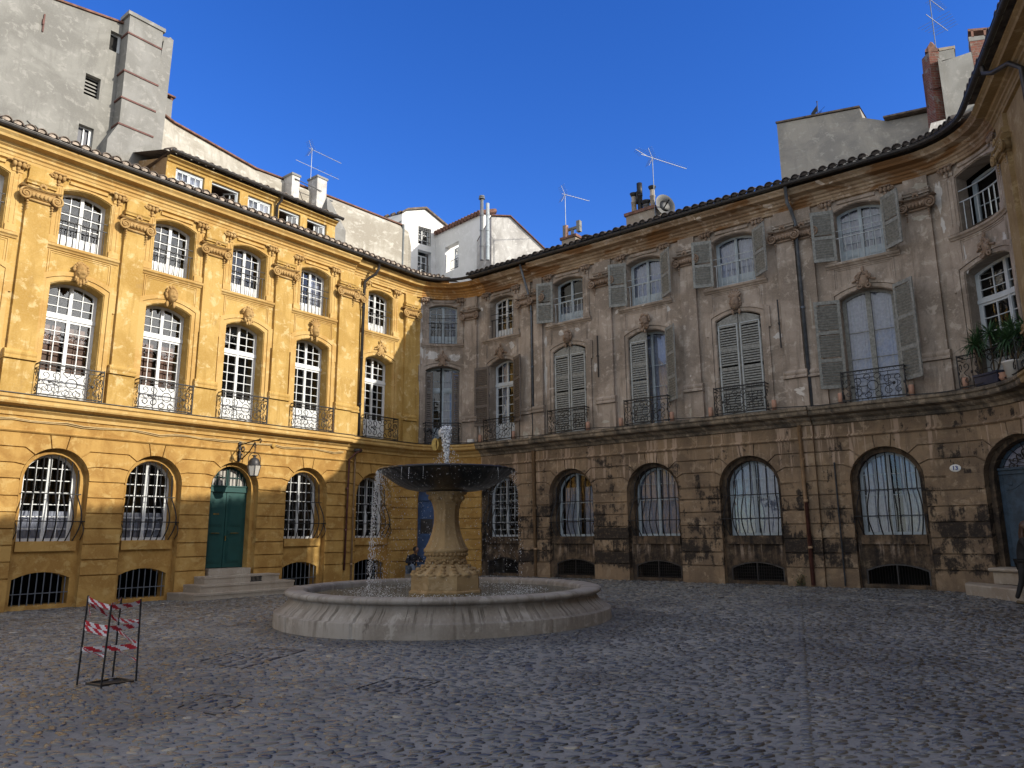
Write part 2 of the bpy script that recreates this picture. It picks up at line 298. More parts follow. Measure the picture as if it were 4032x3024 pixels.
# ------------------------------------------------------------------ mesh builder and tagging
class MB:
    def __init__(s): s.v = []; s.f = []; s.uv = []; s.m = []
    def add(s, verts, faces, uvs=None, mi=0):
        k = len(s.v); s.v += [tuple(map(float, q)) for q in verts]
        s.uv += uvs if uvs is not None else [(q[0]*.8+q[1]*.6, q[2]) for q in verts]
        s.f += [tuple(i+k for i in f) for f in faces]; s.m += [mi]*len(faces)
    def psurf(s, pts, faces, mi=0):      # pts in (s,z,o)
        s.add([P(*q) for q in pts], faces, [(q[0]+(q[2]*.7), q[1]+q[2]*.3) for q in pts], mi)
    def box(s, a, b, z0, z1, o0, o1, mi=0):
        ss = subs(a, b); pts = []
        for x in ss: pts += [(x, z0, o0), (x, z1, o0), (x, z1, o1), (x, z0, o1)]
        fs = [(0, 1, 2, 3), tuple(4*(len(ss)-1)+i for i in (3, 2, 1, 0))]
        for i in range(len(ss)-1):
            for j in range(4): fs.append((4*i+j, 4*i+4+j, 4*i+4+(j+1) % 4, 4*i+(j+1) % 4))
        s.psurf(pts, fs, mi)
    def prism(s, poly, o0, o1, mi=0):
        a = min(p[0] for p in poly); b = max(p[0] for p in poly)
        if curved(a, b):
            ss = subs(a, b, .25); polys = []
            for x, y in zip(ss, ss[1:]):
                q = clip(clip(poly, x, 1), y, -1)
                if len(q) > 2: polys.append(q)
        else: polys = [poly]
        for q in polys:
            n = len(q); s.psurf([(x, z, o1) for x, z in q]+[(x, z, o0) for x, z in q], [tuple(range(n))]+[(i, (i+1) % n, n+(i+1) % n, n+i) for i in range(n)], mi)
    def sweep(s, prof, a, b, mi=0, cap=True):   # prof: (o,z) list
        ss = subs(a, b, .15); n = len(prof); pts = [(x, z, o) for x in ss for o, z in prof]; fs = []
        for i in range(len(ss)-1):
            for j in range(n-1): fs.append((i*n+j, (i+1)*n+j, (i+1)*n+j+1, i*n+j+1))
        if cap: fs += [tuple(range(n)), tuple((len(ss)-1)*n+j for j in range(n))]
        s.psurf(pts, fs, mi)
    def tube(s, pts, r, n=6, closed=False, mi=0, rr=None):  # world points
        pts = [Vector(p) for p in pts]; m = len(pts); vs = []; up = None
        for i, p in enumerate(pts):
            d = (pts[(i+1) % m]-pts[i-1]) if closed else (pts[min(i+1, m-1)]-pts[max(i-1, 0)])
            if d.length < 1e-9: d = Vector((0, 0, 1))
            d.normalize()
            if up is None or abs(up.dot(d)) > .99: up = Vector((0, 0, 1)) if abs(d.z) < .9 else Vector((1, 0, 0))
            x = d.cross(up).normalized(); y = x.cross(d).normalized(); up = y; q = rr[i] if rr else r
            for k in range(n):
                a = 2*math.pi*(k+.5)/n; vs.append(p+x*(q*math.cos(a))+y*(q*math.sin(a)))
        fs = []
        for i in range(m if closed else m-1):
            j = (i+1) % m
            for k in range(n): fs.append((i*n+k, i*n+(k+1) % n, j*n+(k+1) % n, j*n+k))
        if not closed: fs += [tuple(range(n)), tuple((m-1)*n+k for k in range(n))]
        s.add(vs, fs, None, mi)
    def ptube(s, pts, r, n=5, closed=False, mi=0): s.tube([P(*q) for q in pts], r, n, closed, mi)
    def lathe(s, prof, c, n=32, mi=0, fn=None, a0=0, a1=None):
        full = a1 is None; m = n if full else n+1; a1 = 2*math.pi if full else a1; vs = []
        for r, z in prof:
            for k in range(m):
                a = a0+(a1-a0)*k/n; q = r if fn is None else fn(r, z, a); vs.append((c[0]+q*math.cos(a), c[1]+q*math.sin(a), c[2]+z))
        fs = []
        for i in range(len(prof)-1):
            for k in range(n):
                j = (k+1) % m; fs.append((i*m+k, i*m+j, (i+1)*m+j, (i+1)*m+k))
        uv = [(2*math.pi*max(.5, prof[0][0])*(i % m)/n, z) for i, (x, y, z) in enumerate(vs)]
        s.add(vs, fs, uv, mi)
    def wbox(s, c, size, rot=0, tilt=None, mi=0):
        hx, hy, hz = size[0]/2, size[1]/2, size[2]/2; R = Matrix.Rotation(rot, 3, 'Z')
        if tilt: R = R @ Matrix.Rotation(tilt[0], 3, tilt[1])
        vs = [Vector(c)+R@Vector((x*hx, y*hy, z*hz)) for x in (-1, 1) for y in (-1, 1) for z in (-1, 1)]
        s.add(vs, [(0, 1, 3, 2), (4, 6, 7, 5), (0, 4, 5, 1), (2, 3, 7, 6), (0, 2, 6, 4), (1, 5, 7, 3)], None, mi)
    def ico(s, c, r, sc_=(1, 1, 1), n=8, m=6, mi=0, fn=None):
        vs = []; 
        for i in range(m+1):
            t = math.pi*i/m
            for k in range(n):
                a = 2*math.pi*k/n; d = Vector((math.sin(t)*math.cos(a), math.sin(t)*math.sin(a), math.cos(t))); q = r*(fn(d) if fn else 1)
                vs.append((c[0]+d.x*q*sc_[0], c[1]+d.y*q*sc_[1], c[2]+d.z*q*sc_[2]))
        s.add(vs, [(i*n+k, i*n+(k+1) % n, (i+1)*n+(k+1) % n, (i+1)*n+k) for i in range(m) for k in range(n)], None, mi)
    def pblob(s, q, r, sx=1, so=1, sz_=1, n=8, m=6, mi=0, fn=None):   # ellipsoid in facade space
        pts = []
        for i in range(m+1):
            t = math.pi*i/m
            for k in range(n):
                a = 2*math.pi*k/n; d = (math.sin(t)*math.cos(a), math.sin(t)*math.sin(a), math.cos(t)); g = r*(fn(*d) if fn else 1)
                pts.append((q[0]+d[0]*g*sx, q[1]+d[2]*g*sz_, q[2]+d[1]*g*so))
        s.psurf(pts, [(i*n+k, i*n+(k+1) % n, (i+1)*n+(k+1) % n, (i+1)*n+k) for i in range(m) for k in range(n)], mi)
    def build(s, name, mats, parent=None, smooth=False, origin=None):
        if not s.v: return None
        v = np.array(s.v); o0 = np.array(origin) if origin is not None else np.array([(v[:, 0].min()+v[:, 0].max())/2, (v[:, 1].min()+v[:, 1].max())/2, v[:, 2].min()])
        me = bpy.data.meshes.new(name); me.from_pydata((v-o0).tolist(), [], s.f)
        mats = mats if isinstance(mats, (list, tuple)) else [mats]
        for q in mats: me.materials.append(MT[q])
        ul = me.uv_layers.new(name='UVMap'); li = np.empty(len(me.loops), np.int32); me.loops.foreach_get('vertex_index', li)
        ul.data.foreach_set('uv', np.array(s.uv, np.float32)[li].ravel())
        if len(mats) > 1: me.polygons.foreach_set('material_index', np.array(s.m, np.int32))
        if smooth: me.polygons.foreach_set('use_smooth', np.ones(len(me.polygons), bool))
        me.update(); ob = bpy.data.objects.new(name, me); COL.objects.link(ob)
        ob['_w'] = [float(x) for x in o0]
        if parent is not None:
            pw = parent['_w']; ob.parent = parent; ob.location = tuple(o0[i]-pw[i] for i in range(3))
        else: ob.location = tuple(o0)
        return ob
def clip(poly, x, sgn):
    out = []; n = len(poly)
    for i in range(n):
        a, b = poly[i], poly[(i+1) % n]; da = (a[0]-x)*sgn; db = (b[0]-x)*sgn
        if da >= 0: out.append(a)
        if da*db < 0: t = da/(da-db); out.append((x, a[1]+(b[1]-a[1])*t))
    return out
def thing(name, label, cat, loc, group=None):
    o = bpy.data.objects.new(name, None); COL.objects.link(o); o.location = loc; o.empty_display_size = .3
    o['_w'] = [float(x) for x in loc]; return tag(o, label, cat, group)
def tag(o, label, cat, group=None):
    o['label'] = label; o['category'] = cat
    if group: o['group'] = group
    return o
def struct(o, kind='structure'): o['kind'] = kind; return o
# ------------------------------------------------------------------ openings
class Hole:
    def __init__(h, c, w, zb, zs, rise): h.c, h.w, h.zb, h.zs, h.rise = c, w, zb, zs, rise; h.l = c-w/2; h.r = c+w/2
    def top(h, s):
        if h.rise < 1e-4: return h.zs
        a = h.w/2; R = (a*a+h.rise**2)/(2*h.rise); x = max(-a, min(a, s-h.c)); return h.zs+math.sqrt(max(0, R*R-x*x))-(R-h.rise)
    def xs(h, n=12):
        if h.rise < 1e-4: return subs(h.l, h.r)
        if h.rise > h.w*.4: return [h.c-math.cos(math.pi*i/n)*h.w/2 for i in range(n+1)]
        return [h.l+h.w*i/8 for i in range(9)]
    def outline(h): 
        return [(h.l, h.zb)]+[(x, h.top(x)) for x in h.xs()]+[(h.r, h.zb)]
    def grow(h, d, down=0):
        if h.rise > h.w*.4: return Hole(h.c, h.w+2*d, h.zb-down, h.zs, h.rise+d)
        return Hole(h.c, h.w+2*d, h.zb-down, h.zs+d*.9, h.rise+d*.1)
def sheet(mb, a, b, z0, z1, o, holes=(), mi=0):
    bp = set(subs(a, b, .25))
    for h in holes: bp |= {x for x in h.xs() if a < x < b} | {x for x in (h.l, h.r) if a < x < b}
    bp = sorted(bp); c = [bp[0]]
    for x in bp[1:]:
        if x-c[-1] > 1e-5: c.append(x)
    for x, y in zip(c, c[1:]):
        m = (x+y)/2; hs = sorted([h for h in holes if h.l < m < h.r], key=lambda h: h.zb); zl = zr = z0
        for h in hs:
            if h.zb > zl+1e-6: mb.psurf([(x, zl, o), (y, zr, o), (y, h.zb, o), (x, h.zb, o)], [(0, 1, 2, 3)], mi)
            zl, zr = h.top(x), h.top(y)
        if z1 > min(zl, zr): mb.psurf([(x, zl, o), (y, zr, o), (y, z1, o), (x, z1, o)], [(0, 1, 2, 3)], mi)
def reveal(mb, h, o0, o1, mi=0, bottom=True):
    ol = h.outline(); n = len(ol)
    mb.psurf([(x, z, o0) for x, z in ol]+[(x, z, o1) for x, z in ol], [(i, (i+1) % n, n+(i+1) % n, n+i) for i in range(n if bottom else n-1)], mi)
def band(mb, h, d0, d1, o0, o1, down=0, mi=0):      # frame band between outlines grown by d0 and d1
    A, B = h.grow(d0, down).outline(), h.grow(d1, down).outline(); n = len(A)
    mb.psurf([(x, z, o1) for x, z in A]+[(x, z, o1) for x, z in B]+[(x, z, o0) for x, z in A]+[(x, z, o0) for x, z in B],
             [(i, i+1, n+i+1, n+i) for i in range(n-1)]+[(n+i, n+i+1, 3*n+i+1, 3*n+i) for i in range(n-1)]+[(i, i+1, 2*n+i+1, 2*n+i) for i in range(n-1)]
             + [(0, n, 3*n, 2*n), (n-1, 2*n-1, 4*n-1, 3*n-1)], mi)
def arched_fill(mb, h, o, inset=0, wave=0, z0=None, mi=0, x0=None, x1=None, n=10):
    a = h.l+inset if x0 is None else x0; b = h.r-inset if x1 is None else x1; pts = []; z0 = h.zb if z0 is None else z0
    for i in range(n+1):
        x = a+(b-a)*i/n; oo = o+(wave*math.sin(x*53+1.3*math.sin(x*19)) if wave else 0); pts += [(x, z0, oo), (x, h.top(x)-inset, oo)]
    mb.psurf(pts, [(2*i, 2*i+2, 2*i+3, 2*i+1) for i in range(n)], mi)
# ------------------------------------------------------------------ window with frame, glass and what hangs behind it
def window(par, h, o, rows=(), cols=2, transom=None, panel=None, fm='white', curtain=None, upper_rows=(), inner=None, mull=.085, name='window', stile=.036, mt=.021, half=0, openleaf=None):
    f = MB(); g = MB(); W = h
    band(f, h, -.065, .0, o-.06, o, mi=0)
    f.box(h.l, h.r, h.zb, h.zb+.09, o-.06, o+.01)
    f.box(h.c-mull/2, h.c+mull/2, h.zb+.05, h.top(h.c)-.02, o-.05, o+.018)
    f.box(h.c-mull*.14, h.c+mull*.14, h.zb+.05, (transom or h.top(h.c))-.02, o+.018, o+.03)
    for sg in (-1, 1):
        xa = h.c+sg*mull/2; xb = h.c+sg*(h.w/2-.065)
        lo, hi = min(xa, xb), max(xa, xb)
        e = xb-sg*stile; f.box(min(e, xb), max(e, xb), h.zb+.05, h.top(xb)-.03, o-.045, o+.006)
        gl0, gl1 = (lo, e) if sg > 0 else (e, hi)
        for k in range(1, cols):
            x = gl0+(gl1-gl0)*k/cols; f.box(x-mt/2, x+mt/2, (panel or h.zb)+.03, h.top(x)-.04, o-.035, o)
        for z in list(rows)+list(upper_rows):
            if z < h.top((xa+xb)/2)-.06:
                # shorten bars where the arch cuts them
                q0, q1 = gl0, gl1
                while h.top(q0 if sg < 0 else q1) < z+.02 and q1-q0 > .06:
                    if sg < 0: q0 += .02
                    else: q1 -= .02
                f.box(q0, q1, z-mt/2, z+mt/2, o-.035, o-.001)
        if panel:
            f.box(gl0, gl1, h.zb+.06, panel+.04, o-.035, o-.012)
            f.box(gl0+.06, gl1-.06, h.zb+.16, panel-.05, o-.012, o+.004)
            f.box(gl0+.10, gl1-.10, h.zb+.20, panel-.09, o+.004, o+.010)
        if transom:
            f.box(gl0, gl1, transom-.11, transom-.05, o-.04, o+.004); f.box(gl0, gl1, transom+.05, transom+.10, o-.04, o+.004)
    if transom: f.box(h.l, h.r, transom-.05, transom+.05, o-.06, o+.035)
    ob = f.build(name, fm, par)
    arched_fill(g, h, o-.03, .03, 0, (panel or h.zb)+.02)
    g.build('glass', 'glass', ob)
    if curtain:
        c = MB(); zt = curtain.get('z0', panel or h.zb)
        rg = curtain.get('x', [(-.48, .48)])
        for a, b in rg:
            n = max(12, int((b-a)*h.w*40)); hh = h if 'top' not in curtain else Hole(h.c, h.w, h.zb, curtain['top'], 0)
            arched_fill(c, hh, o-.13, .06, .018, zt+.03, x0=h.c+a*h.w, x1=h.c+b*h.w, n=n)
        c.build('curtain', curtain.get('m', 'curt'), ob)
    if inner:
        c = MB(); z0, z1 = inner
        for sg in (-1, 1):
            for k in range(2):
                xa = h.c+sg*(.06+k*(h.w/2-.12)/2); xb = h.c+sg*(.04+(k+1)*(h.w/2-.12)/2); lo, hi = min(xa, xb), max(xa, xb)
                c.box(lo, hi, z0, z1, o-.22, o-.19); zz = z0+.05
                while zz+.55 < z1: c.box(lo+.04, hi-.04, zz, zz+.5, o-.19, o-.175); c.box(lo+.07, hi-.07, zz+.04, zz+.46, o-.175, o-.168); zz += .6
        c.build('inner_shutter', 'wood', ob)
    return ob
def shutter(par, s_h, sg, z0, z1, wd, o, ang, m='shut', mids=(.5,), archtop=0, edge=False, name='shutter'):
    """louvred leaf hinged at s_h, leaf extends to sg side when closed (ang=0); ang swings it out and away"""
    p, n = fr(s_h); t = V2(-n[1], n[0])   # along +s
    base = p+n*o; ca, sa = math.cos(ang), math.sin(ang); d = t*(sg*ca)+n*sa; q = -t*(sg*sa)+n*ca  # leaf direction and outward face normal
    f = MB(); L = MB()
    def bx(mb, x0, x1, a, b, d0, d1, mi=0):
        vs = []
        for x in (x0, x1):
            for zz in (a, b):
                for dd in (d0, d1):
                    w_ = base+d*x+q*dd; vs.append((w_[0], w_[1], zz))
        mb.add(vs, [(0, 1, 3, 2), (4, 6, 7, 5), (0, 4, 5, 1), (2, 3, 7, 6), (0, 2, 6, 4), (1, 5, 7, 3)], None, mi)
    th = .035; st = .075
    ht = z1+ (archtop if archtop > 0 else 0)
    # stiles and rails
    bx(f, 0, st, z0, z1, 0, th)
    if archtop:
        vs = []
        for dd in (0, th):
            for x, zz in ((0, z1-.18), (wd, z1-.18), (wd, z1+archtop), (wd*.66, z1+archtop*.86), (wd*.33, z1+archtop*.5), (0, z1)):
                w_ = base+d*x+q*dd; vs.append((w_[0], w_[1], zz))
        f.add(vs, [(0, 1, 2, 3, 4, 5), (6, 7, 8, 9, 10, 11)]+[(i, (i+1) % 6, 6+(i+1) % 6, 6+i) for i in range(6)])
        bx(f, wd-st, wd, z0, z1-.17, 0, th)
        zt = z1-.18
    else:
        bx(f, wd-st, wd, z0, z1, 0, th); bx(f, st, wd-st, z1-.10, z1, .003, th-.003); zt = z1-.10
    bx(f, st, wd-st, z0, z0+.10, .003, th-.003)
    rails = [z0+(zt-z0)*k for k in mids]
    for r_ in rails: bx(f, st, wd-st, r_-.05, r_+.05, .003, th-.003)
    if edge:
        for x0, x1, a, b in ((.03, .055, z0+.05, zt+.08), (wd-.055, wd-.03, z0+.05, zt+.08), (.03, wd-.03, z0+.04, z0+.065), (.03, wd-.03, zt+.06, zt+.085)): bx(f, x0, x1, a, b, th, th+.008, 1)
    z = z0+.13; pitch = .078
    while z < zt-.03:
        if all(abs(z-r_) > .055 for r_ in rails):
            vs = []
            for x in (st-.005, wd-st+.005):
                for dd, zz in ((.002, z+.036), (.008, z+.044), (th+.002, z-.008), (th-.004, z-.018)):
                    w_ = base+d*x+q*dd; vs.append((w_[0], w_[1], zz))
            f.add(vs, [(0, 1, 5, 4), (1, 2, 6, 5), (2, 3, 7, 6), (3, 0, 4, 7)])
        z += pitch
    ob = f.build(name, [m, 'ironw'], par)
    h = MB()
    for zz in (z0+.25, (z0+z1)/2, z1-.3):
        w_ = base+q*(th+.01); h.tube([(w_[0], w_[1], zz-.05), (w_[0], w_[1], zz+.05)], .014, 6)
    h.build('hinge', 'iron', ob)
    return ob
# ------------------------------------------------------------------ ironwork
def arcpts(cs, cz, r, a0, a1, o, n=10, sx=1): return [(cs+sx*r*math.cos(a0+(a1-a0)*i/n), cz+r*math.sin(a0+(a1-a0)*i/n), o) for i in range(n+1)]
def spiral(cs, cz, r, a0, turns, o, sg=1, n=14, r1_=.25): return [(cs+sg*r*(1-(1-r1_)*i/n)*math.cos(a0+turns*2*math.pi*i/n), cz+r*(1-(1-r1_)*i/n)*math.sin(a0+turns*2*math.pi*i/n), o) for i in range(n+1)]
def balcony(par, c, w, z, b, m='iron', depth=.30, hgt=.82):
    o = b+depth; f = MB(); g = f; l, r = c-w/2, c+w/2; zt = z+hgt
    def rail(zz, rd, mb):
        mb.ptube([(l, zz, b-.02), (l, zz, o)], rd, 5); mb.ptube([(x, zz, o) for x in subs(l, r, .2)], rd, 5); mb.ptube([(r, zz, o), (r, zz, b-.02)], rd, 5)
    rail(zt, .021, f); rail(zt-.10, .012, f); rail(z+.05, .016, f)
    for x in (l, r): f.ptube([(x, z, o), (x, zt+.03, o)], .016, 5)
    for x in (c-w*.25, c+w*.25): f.ptube([(x, z+.05, o), (x, zt-.1, o)], .008, 4)
    R = .0115; H = hgt-.15; z0 = z+.05; zm = z0+H/2
    n = int(w/.13)
    for k in range(n):                      # small running scrolls under the rail
        x = l+(k+.5)*w/n; g.ptube(spiral(x, zt-.05, .045, 0, .9, o, 1 if k % 2 else -1, 8), .006, 4)
    for sg in (-1, 1):
        x = c+sg*w*.125
    g.ptube(arcpts(c, zm, .13, 0, 2*math.pi, o, 14), R, 4)
    for sz_ in (-1, 1):                     # volutes above and below the ring
        for sg in (-1, 1):
            g.ptube([(c+sg*.10, zm+sz_*.14, o), (c+sg*.17, zm+sz_*.20, o)]+[(c+sg*(.13+.085*math.cos(a)), zm+sz_*(.24+.07*math.sin(a)), o) for a in [i*.55 for i in range(10)]], R, 4)
    for sg in (-1, 1):
        for q, rr in ((.25, .15), (.40, .12)):
            x = c+sg*w*q
            g.ptube(spiral(x, z0+.16, rr*.85, math.pi/2, .95, o, sg, 14, .3), R, 4)
            g.ptube(spiral(x, zt-.28, rr*.85, -math.pi/2, -.95, o, sg, 14, .3), R, 4)
            g.ptube([(x, z0+.16+rr*.8, o), (x+sg*.06, zm, o), (x, zt-.28-rr*.8, o)], R, 4)
        g.ptube([(c+sg*.13, zm, o), (c+sg*w*.25, zm, o)], R, 4); g.ptube([(c+sg*w*.25, zm+.09, o), (c+sg*(w*.25+.09), zm, o), (c+sg*w*.25, zm-.09, o), (c+sg*(w*.25-.09), zm, o)], R, 4, True)
        x = c+sg*w/2                        # returns to the wall
        for zc, aa in ((z0+.15, 1), (zt-.26, -1)):
            g.ptube([(x, zc+.11*math.cos(t_)*aa*(1-.6*t_/6), (o+b)/2+.09*math.sin(t_)*(1-.6*t_/6)) for t_ in [i*.5 for i in range(12)]], R, 4)
        g.pblob((c+sg*w*.33, zm, o), .035, 1.2, .5, 1.3, 6, 4); g.pblob((c+sg*w*.49, zm, o+.005), .03, 1, .6, 1.5, 6, 4)
    ob = f.build('balcony_railing', m, par)
    return ob
def bars_top(par, h, o, z_bar, n=8, m='iron'):     # plain guard across a top window
    f = MB()
    f.ptube([(x, z_bar, o) for x in subs(h.l-.04, h.r+.04)], .016, 5); f.ptube([(x, z_bar+.22, o) for x in subs(h.l-.04, h.r+.04)], .012, 5)
    for k in range(n):
        x = h.l+(k+.5)*h.w/n; f.ptube([(x, h.zb, o), (x, z_bar, o)], .011, 5)
    f.build('window_guard', m, par)
def grille(par, h, o, n=8, m='iron', z0=1.62):      # pot-bellied ground floor grille
    f = MB(); zm = 2.78
    for k in range(n):
        x = h.l+.07+(h.w-.14)*k/(n-1); fan = (k-(n-1)/2)/((n-1)/2)
        pts = [(x, h.top(x)-.02, o-.04), (x, zm, o)]
        for i in range(1, 9):
            t = i/8; pts.append((x+fan*.10*math.sin(math.pi*t), zm-(zm-z0)*t, o+.26*math.sin(math.pi*min(1, t*1.02))**1.0*(.35+.65*t)))
        f.ptube(pts, .017, 5)
    f.ptube([(x, zm, o+.005) for x in subs(h.l-.03, h.r+.03)], .014, 5)
    f.ptube([(h.l-.10, 2.1, o-.05), (h.l-.10, 2.1, o+.20)]+[(x, 2.1, o+.20) for x in subs(h.l-.06, h.r+.06)]+[(h.r+.10, 2.1, o+.20), (h.r+.10, 2.1, o-.05)], .014, 5)
    for sg, x in ((-1, h.l-.10), (1, h.r+.10)):
        f.ptube([(x, 2.1-.46*i/8, o+.02+.17*math.sin(math.pi*i/8)) for i in range(9)], .012, 5)
    f.build('window_grille', m, par)
def basement(par, c, w, b, zb, kind):
    h = Hole(c, w, zb, .72, .16); o = b-.30; f = MB()
    if kind == 'bars':
        n = 8
        for k in range(n): x = h.l+(k+.5)*w/n; f.ptube([(x, zb, o+.06), (x, h.top(x), o+.06)], .015, 5)
        f.ptube([(h.l, zb+.28, o+.075), (h.r, zb+.28, o+.075)] if not curved(h.l, h.r) else [(x, zb+.28, o+.075) for x in subs(h.l, h.r)], .014, 5)
    else:
        n = 22
        for k in range(n): x = h.l+(k+.5)*w/n; f.ptube([(x, zb, o+.06), (x, h.top(x), o+.06)], .0055, 4)
        if kind == 'mesh':
            for k in range(9):
                z = zb+.05+k*.085; 
                if z < .78: f.ptube([(x, z, o+.065) for x in subs(h.l+.02, h.r-.02)], .0055, 4)
        f.ptube([(c, zb, o+.09), (c, .85, o+.09)], .02, 5)
        band(f, h, -.03, .02, o+.04, o+.10)
    ob = f.build('basement_grille', 'pipeb' if kind == 'bars' else 'pipe', par)
    return h
# ------------------------------------------------------------------ ornaments
def capital(par, c, w, b, m, name='capital'):
    f = MB(); o = b+.12; z = 10.03
    f.box(c-w/2-.02, c+w/2+.02, z+.02, z+.07, b, o+.03)
    f.box(c-w/2-.05, c+w/2+.05, z+.10, z+.26, b, o+.05)
    f.box(c-w/2-.03, c+w/2+.03, z+.26, z+.36, b, o+.04)
    n = 5
    for k in range(n): f.pblob((c-w*.32+w*.64*k/(n-1), z+.17, o+.07), .055, .9, .7, 1.25, 8, 6)
    # curved abacus
    pts = []; 
    for i in range(9):
        t = i/8*2-1; zz = z+.31+.05*t*t; pts.append((c+t*(w/2+.17), zz))
    for i in range(8):
        (a, za), (d, zd) = pts[i], pts[i+1]; f.psurf([(a, za, b), (d, zd, b), (d, zd+.04, b), (a, za+.04, b), (a, za, o+.08), (d, zd, o+.08), (d, zd+.04, o+.08), (a, za+.04, o+.08)], [(4, 5, 6, 7), (0, 1, 5, 4), (3, 2, 6, 7), (0, 3, 7, 4), (1, 2, 6, 5)])
    for sg in (-1, 1):
        x = c+sg*(w/2+.06)
        f.ptube(spiral(x, z+.14, .15, math.pi/2, 1.9, o+.10, -sg, 30, .12), .026, 6)
        f.pblob((x, z+.14, o+.06), .13, 1, .3, 1, 14, 6); f.pblob((x, z+.14, o+.11), .04, 1, .8, 1, 8, 5)
        for k in range(4): f.pblob((x-sg*.07, z-.02-k*.07, b+.15), .034-.004*k, 1, .8, 1, 6, 4)   # hanging bellflowers
    for k in range(5): a = math.pi*(k/4); f.pblob((c+.06*math.cos(a), z+.40+.06*math.sin(a), o+.12), .035, 1, .7, 1.3, 6, 4)
    return f.build(name, m, par, True)
def console(par, c, b, m, sg=1, z=10.9):
    f = MB(); o = b+.05
    for k, dx in enumerate((-.10, 0, .10)): f.pblob((c+dx, z, o+.05), .07, .75, 1, 1.1, 8, 6)
    f.ptube(spiral(c+sg*.17, z+.0, .06, 0, 1.2, o+.06, sg, 12), .022, 5); f.ptube([(c-sg*.1, z+.05, o+.05), (c-sg*.2, z+.09, o+.03), (c-sg*.26, z+.06, o+.02)], .025, 5)
    f.box(c-.15, c+.15, z+.08, z+.12, b, o+.09); f.pblob((c, z-.1, o+.03), .045, 1, .8, 1.4, 6, 4); f.pblob((c, z-.18, o+.02), .028, 1, .8, 1.4, 6, 4)
    f.build('console', m, par, True)
def mascaron(par, c, b, m, kind, z=8.5):
    f = MB(); o = b+.07
    if kind in ('old', 'lady', 'satyr', 'plume'):
        R = .17 if kind != 'old' else .19
        def fn(x, y, zz):
            g = 1.0
            g += .26*math.exp(-((x/.14)**2+((zz-.02)/.26)**2))*(1 if y > 0 else 0)            # nose
            for e in (-1, 1): g -= .30*math.exp(-(((x-e*.36)/.19)**2+((zz-.18)/.13)**2))*(1 if y > 0 else 0)
            g -= .22*math.exp(-((x/.28)**2+((zz+.42)/.08)**2))*(1 if y > 0 else 0)
            g += .08*math.exp(-((x/.5)**2+((zz-.42)/.12)**2))
            return g
        f.pblob((c, z, o+.02), R, .74, 1.05, 1.22, 26, 22, fn=fn)
        rr = random.Random(int(c*10))
        if kind in ('old', 'satyr'):      # beard and wild hair
            for k in range(22):
                t = rr.uniform(-1, 1); f.pblob((c+t*.14, z-.17-rr.random()*.16*(1.2-abs(t)), o+.06+rr.random()*.05), .045, .8, .8, 1.3, 6, 4)
            for k in range(16): a = math.pi*k/15; f.pblob((c+.16*math.cos(a)*(1.05), z+.06+.18*math.sin(a)+rr.uniform(-.02, .03), o+.01+rr.random()*.04), rr.uniform(.03, .055), 1, .8, 1, 6, 4)
            for e in (-1, 1): f.pblob((c+e*.07, z-.06, o+.155), .05, 1.5, .5, .5, 6, 4)
        else:
            for k in range(24):
                a = -.6+(math.pi+1.2)*k/23; f.pblob((c+.155*math.cos(a), z+.04+.21*math.sin(a)+rr.uniform(-.02, .02), o+rr.random()*.04), rr.uniform(.03, .05), 1, .9, 1.1, 6, 4)
            f.pblob((c-.1, z-.25, o), .05, 1, .7, 1.9, 6, 4); f.pblob((c+.1, z-.25, o), .05, 1, .7, 1.9, 6, 4)
            if kind == 'plume':
                for k in range(7): a = .35+(math.pi-.7)*k/6; f.ptube([(c, z+.16, o+.02), (c+.16*math.cos(a), z+.2+.16*math.sin(a), o+.06), (c+.2*math.cos(a), z+.2+.24*math.sin(a), o+.02)], .034, 5)
    else:                                  # rocaille cartouche
        rr = random.Random(int(c*10))
        f.pblob((c, z-.05, o), .13, 1, .7, 1.5, 12, 8)
        for sg in (-1, 1):
            f.ptube([(c+sg*.30, z-.04, o), (c+sg*.2, z-.02, o+.04), (c+sg*.12, z+.08, o+.07), (c+sg*.03, z+.2, o+.06)], .03, 5)
            f.ptube(spiral(c+sg*.12, z-.2, .09, math.pi/2, 1.3, o+.05, sg, 14), .025, 5); f.ptube(spiral(c+sg*.13, z+.07, .08, -math.pi/2, 1.2, o+.07, sg, 12), .022, 5)
        for k in range(20):
            a = rr.random()*6.28; q = rr.random()**.6; f.pblob((c+.17*q*math.cos(a), z+.03+.24*q*math.sin(a)*(1 if math.sin(a) > 0 else .9), o+.05), .04, 1, .8, 1.2, 6, 4)
        f.pblob((c, z+.3, o+.03), .05, .9, .7, 1.6, 6, 5)
    return f.build('mascaron' if kind != 'shell' else 'cartouche', m, par, True)
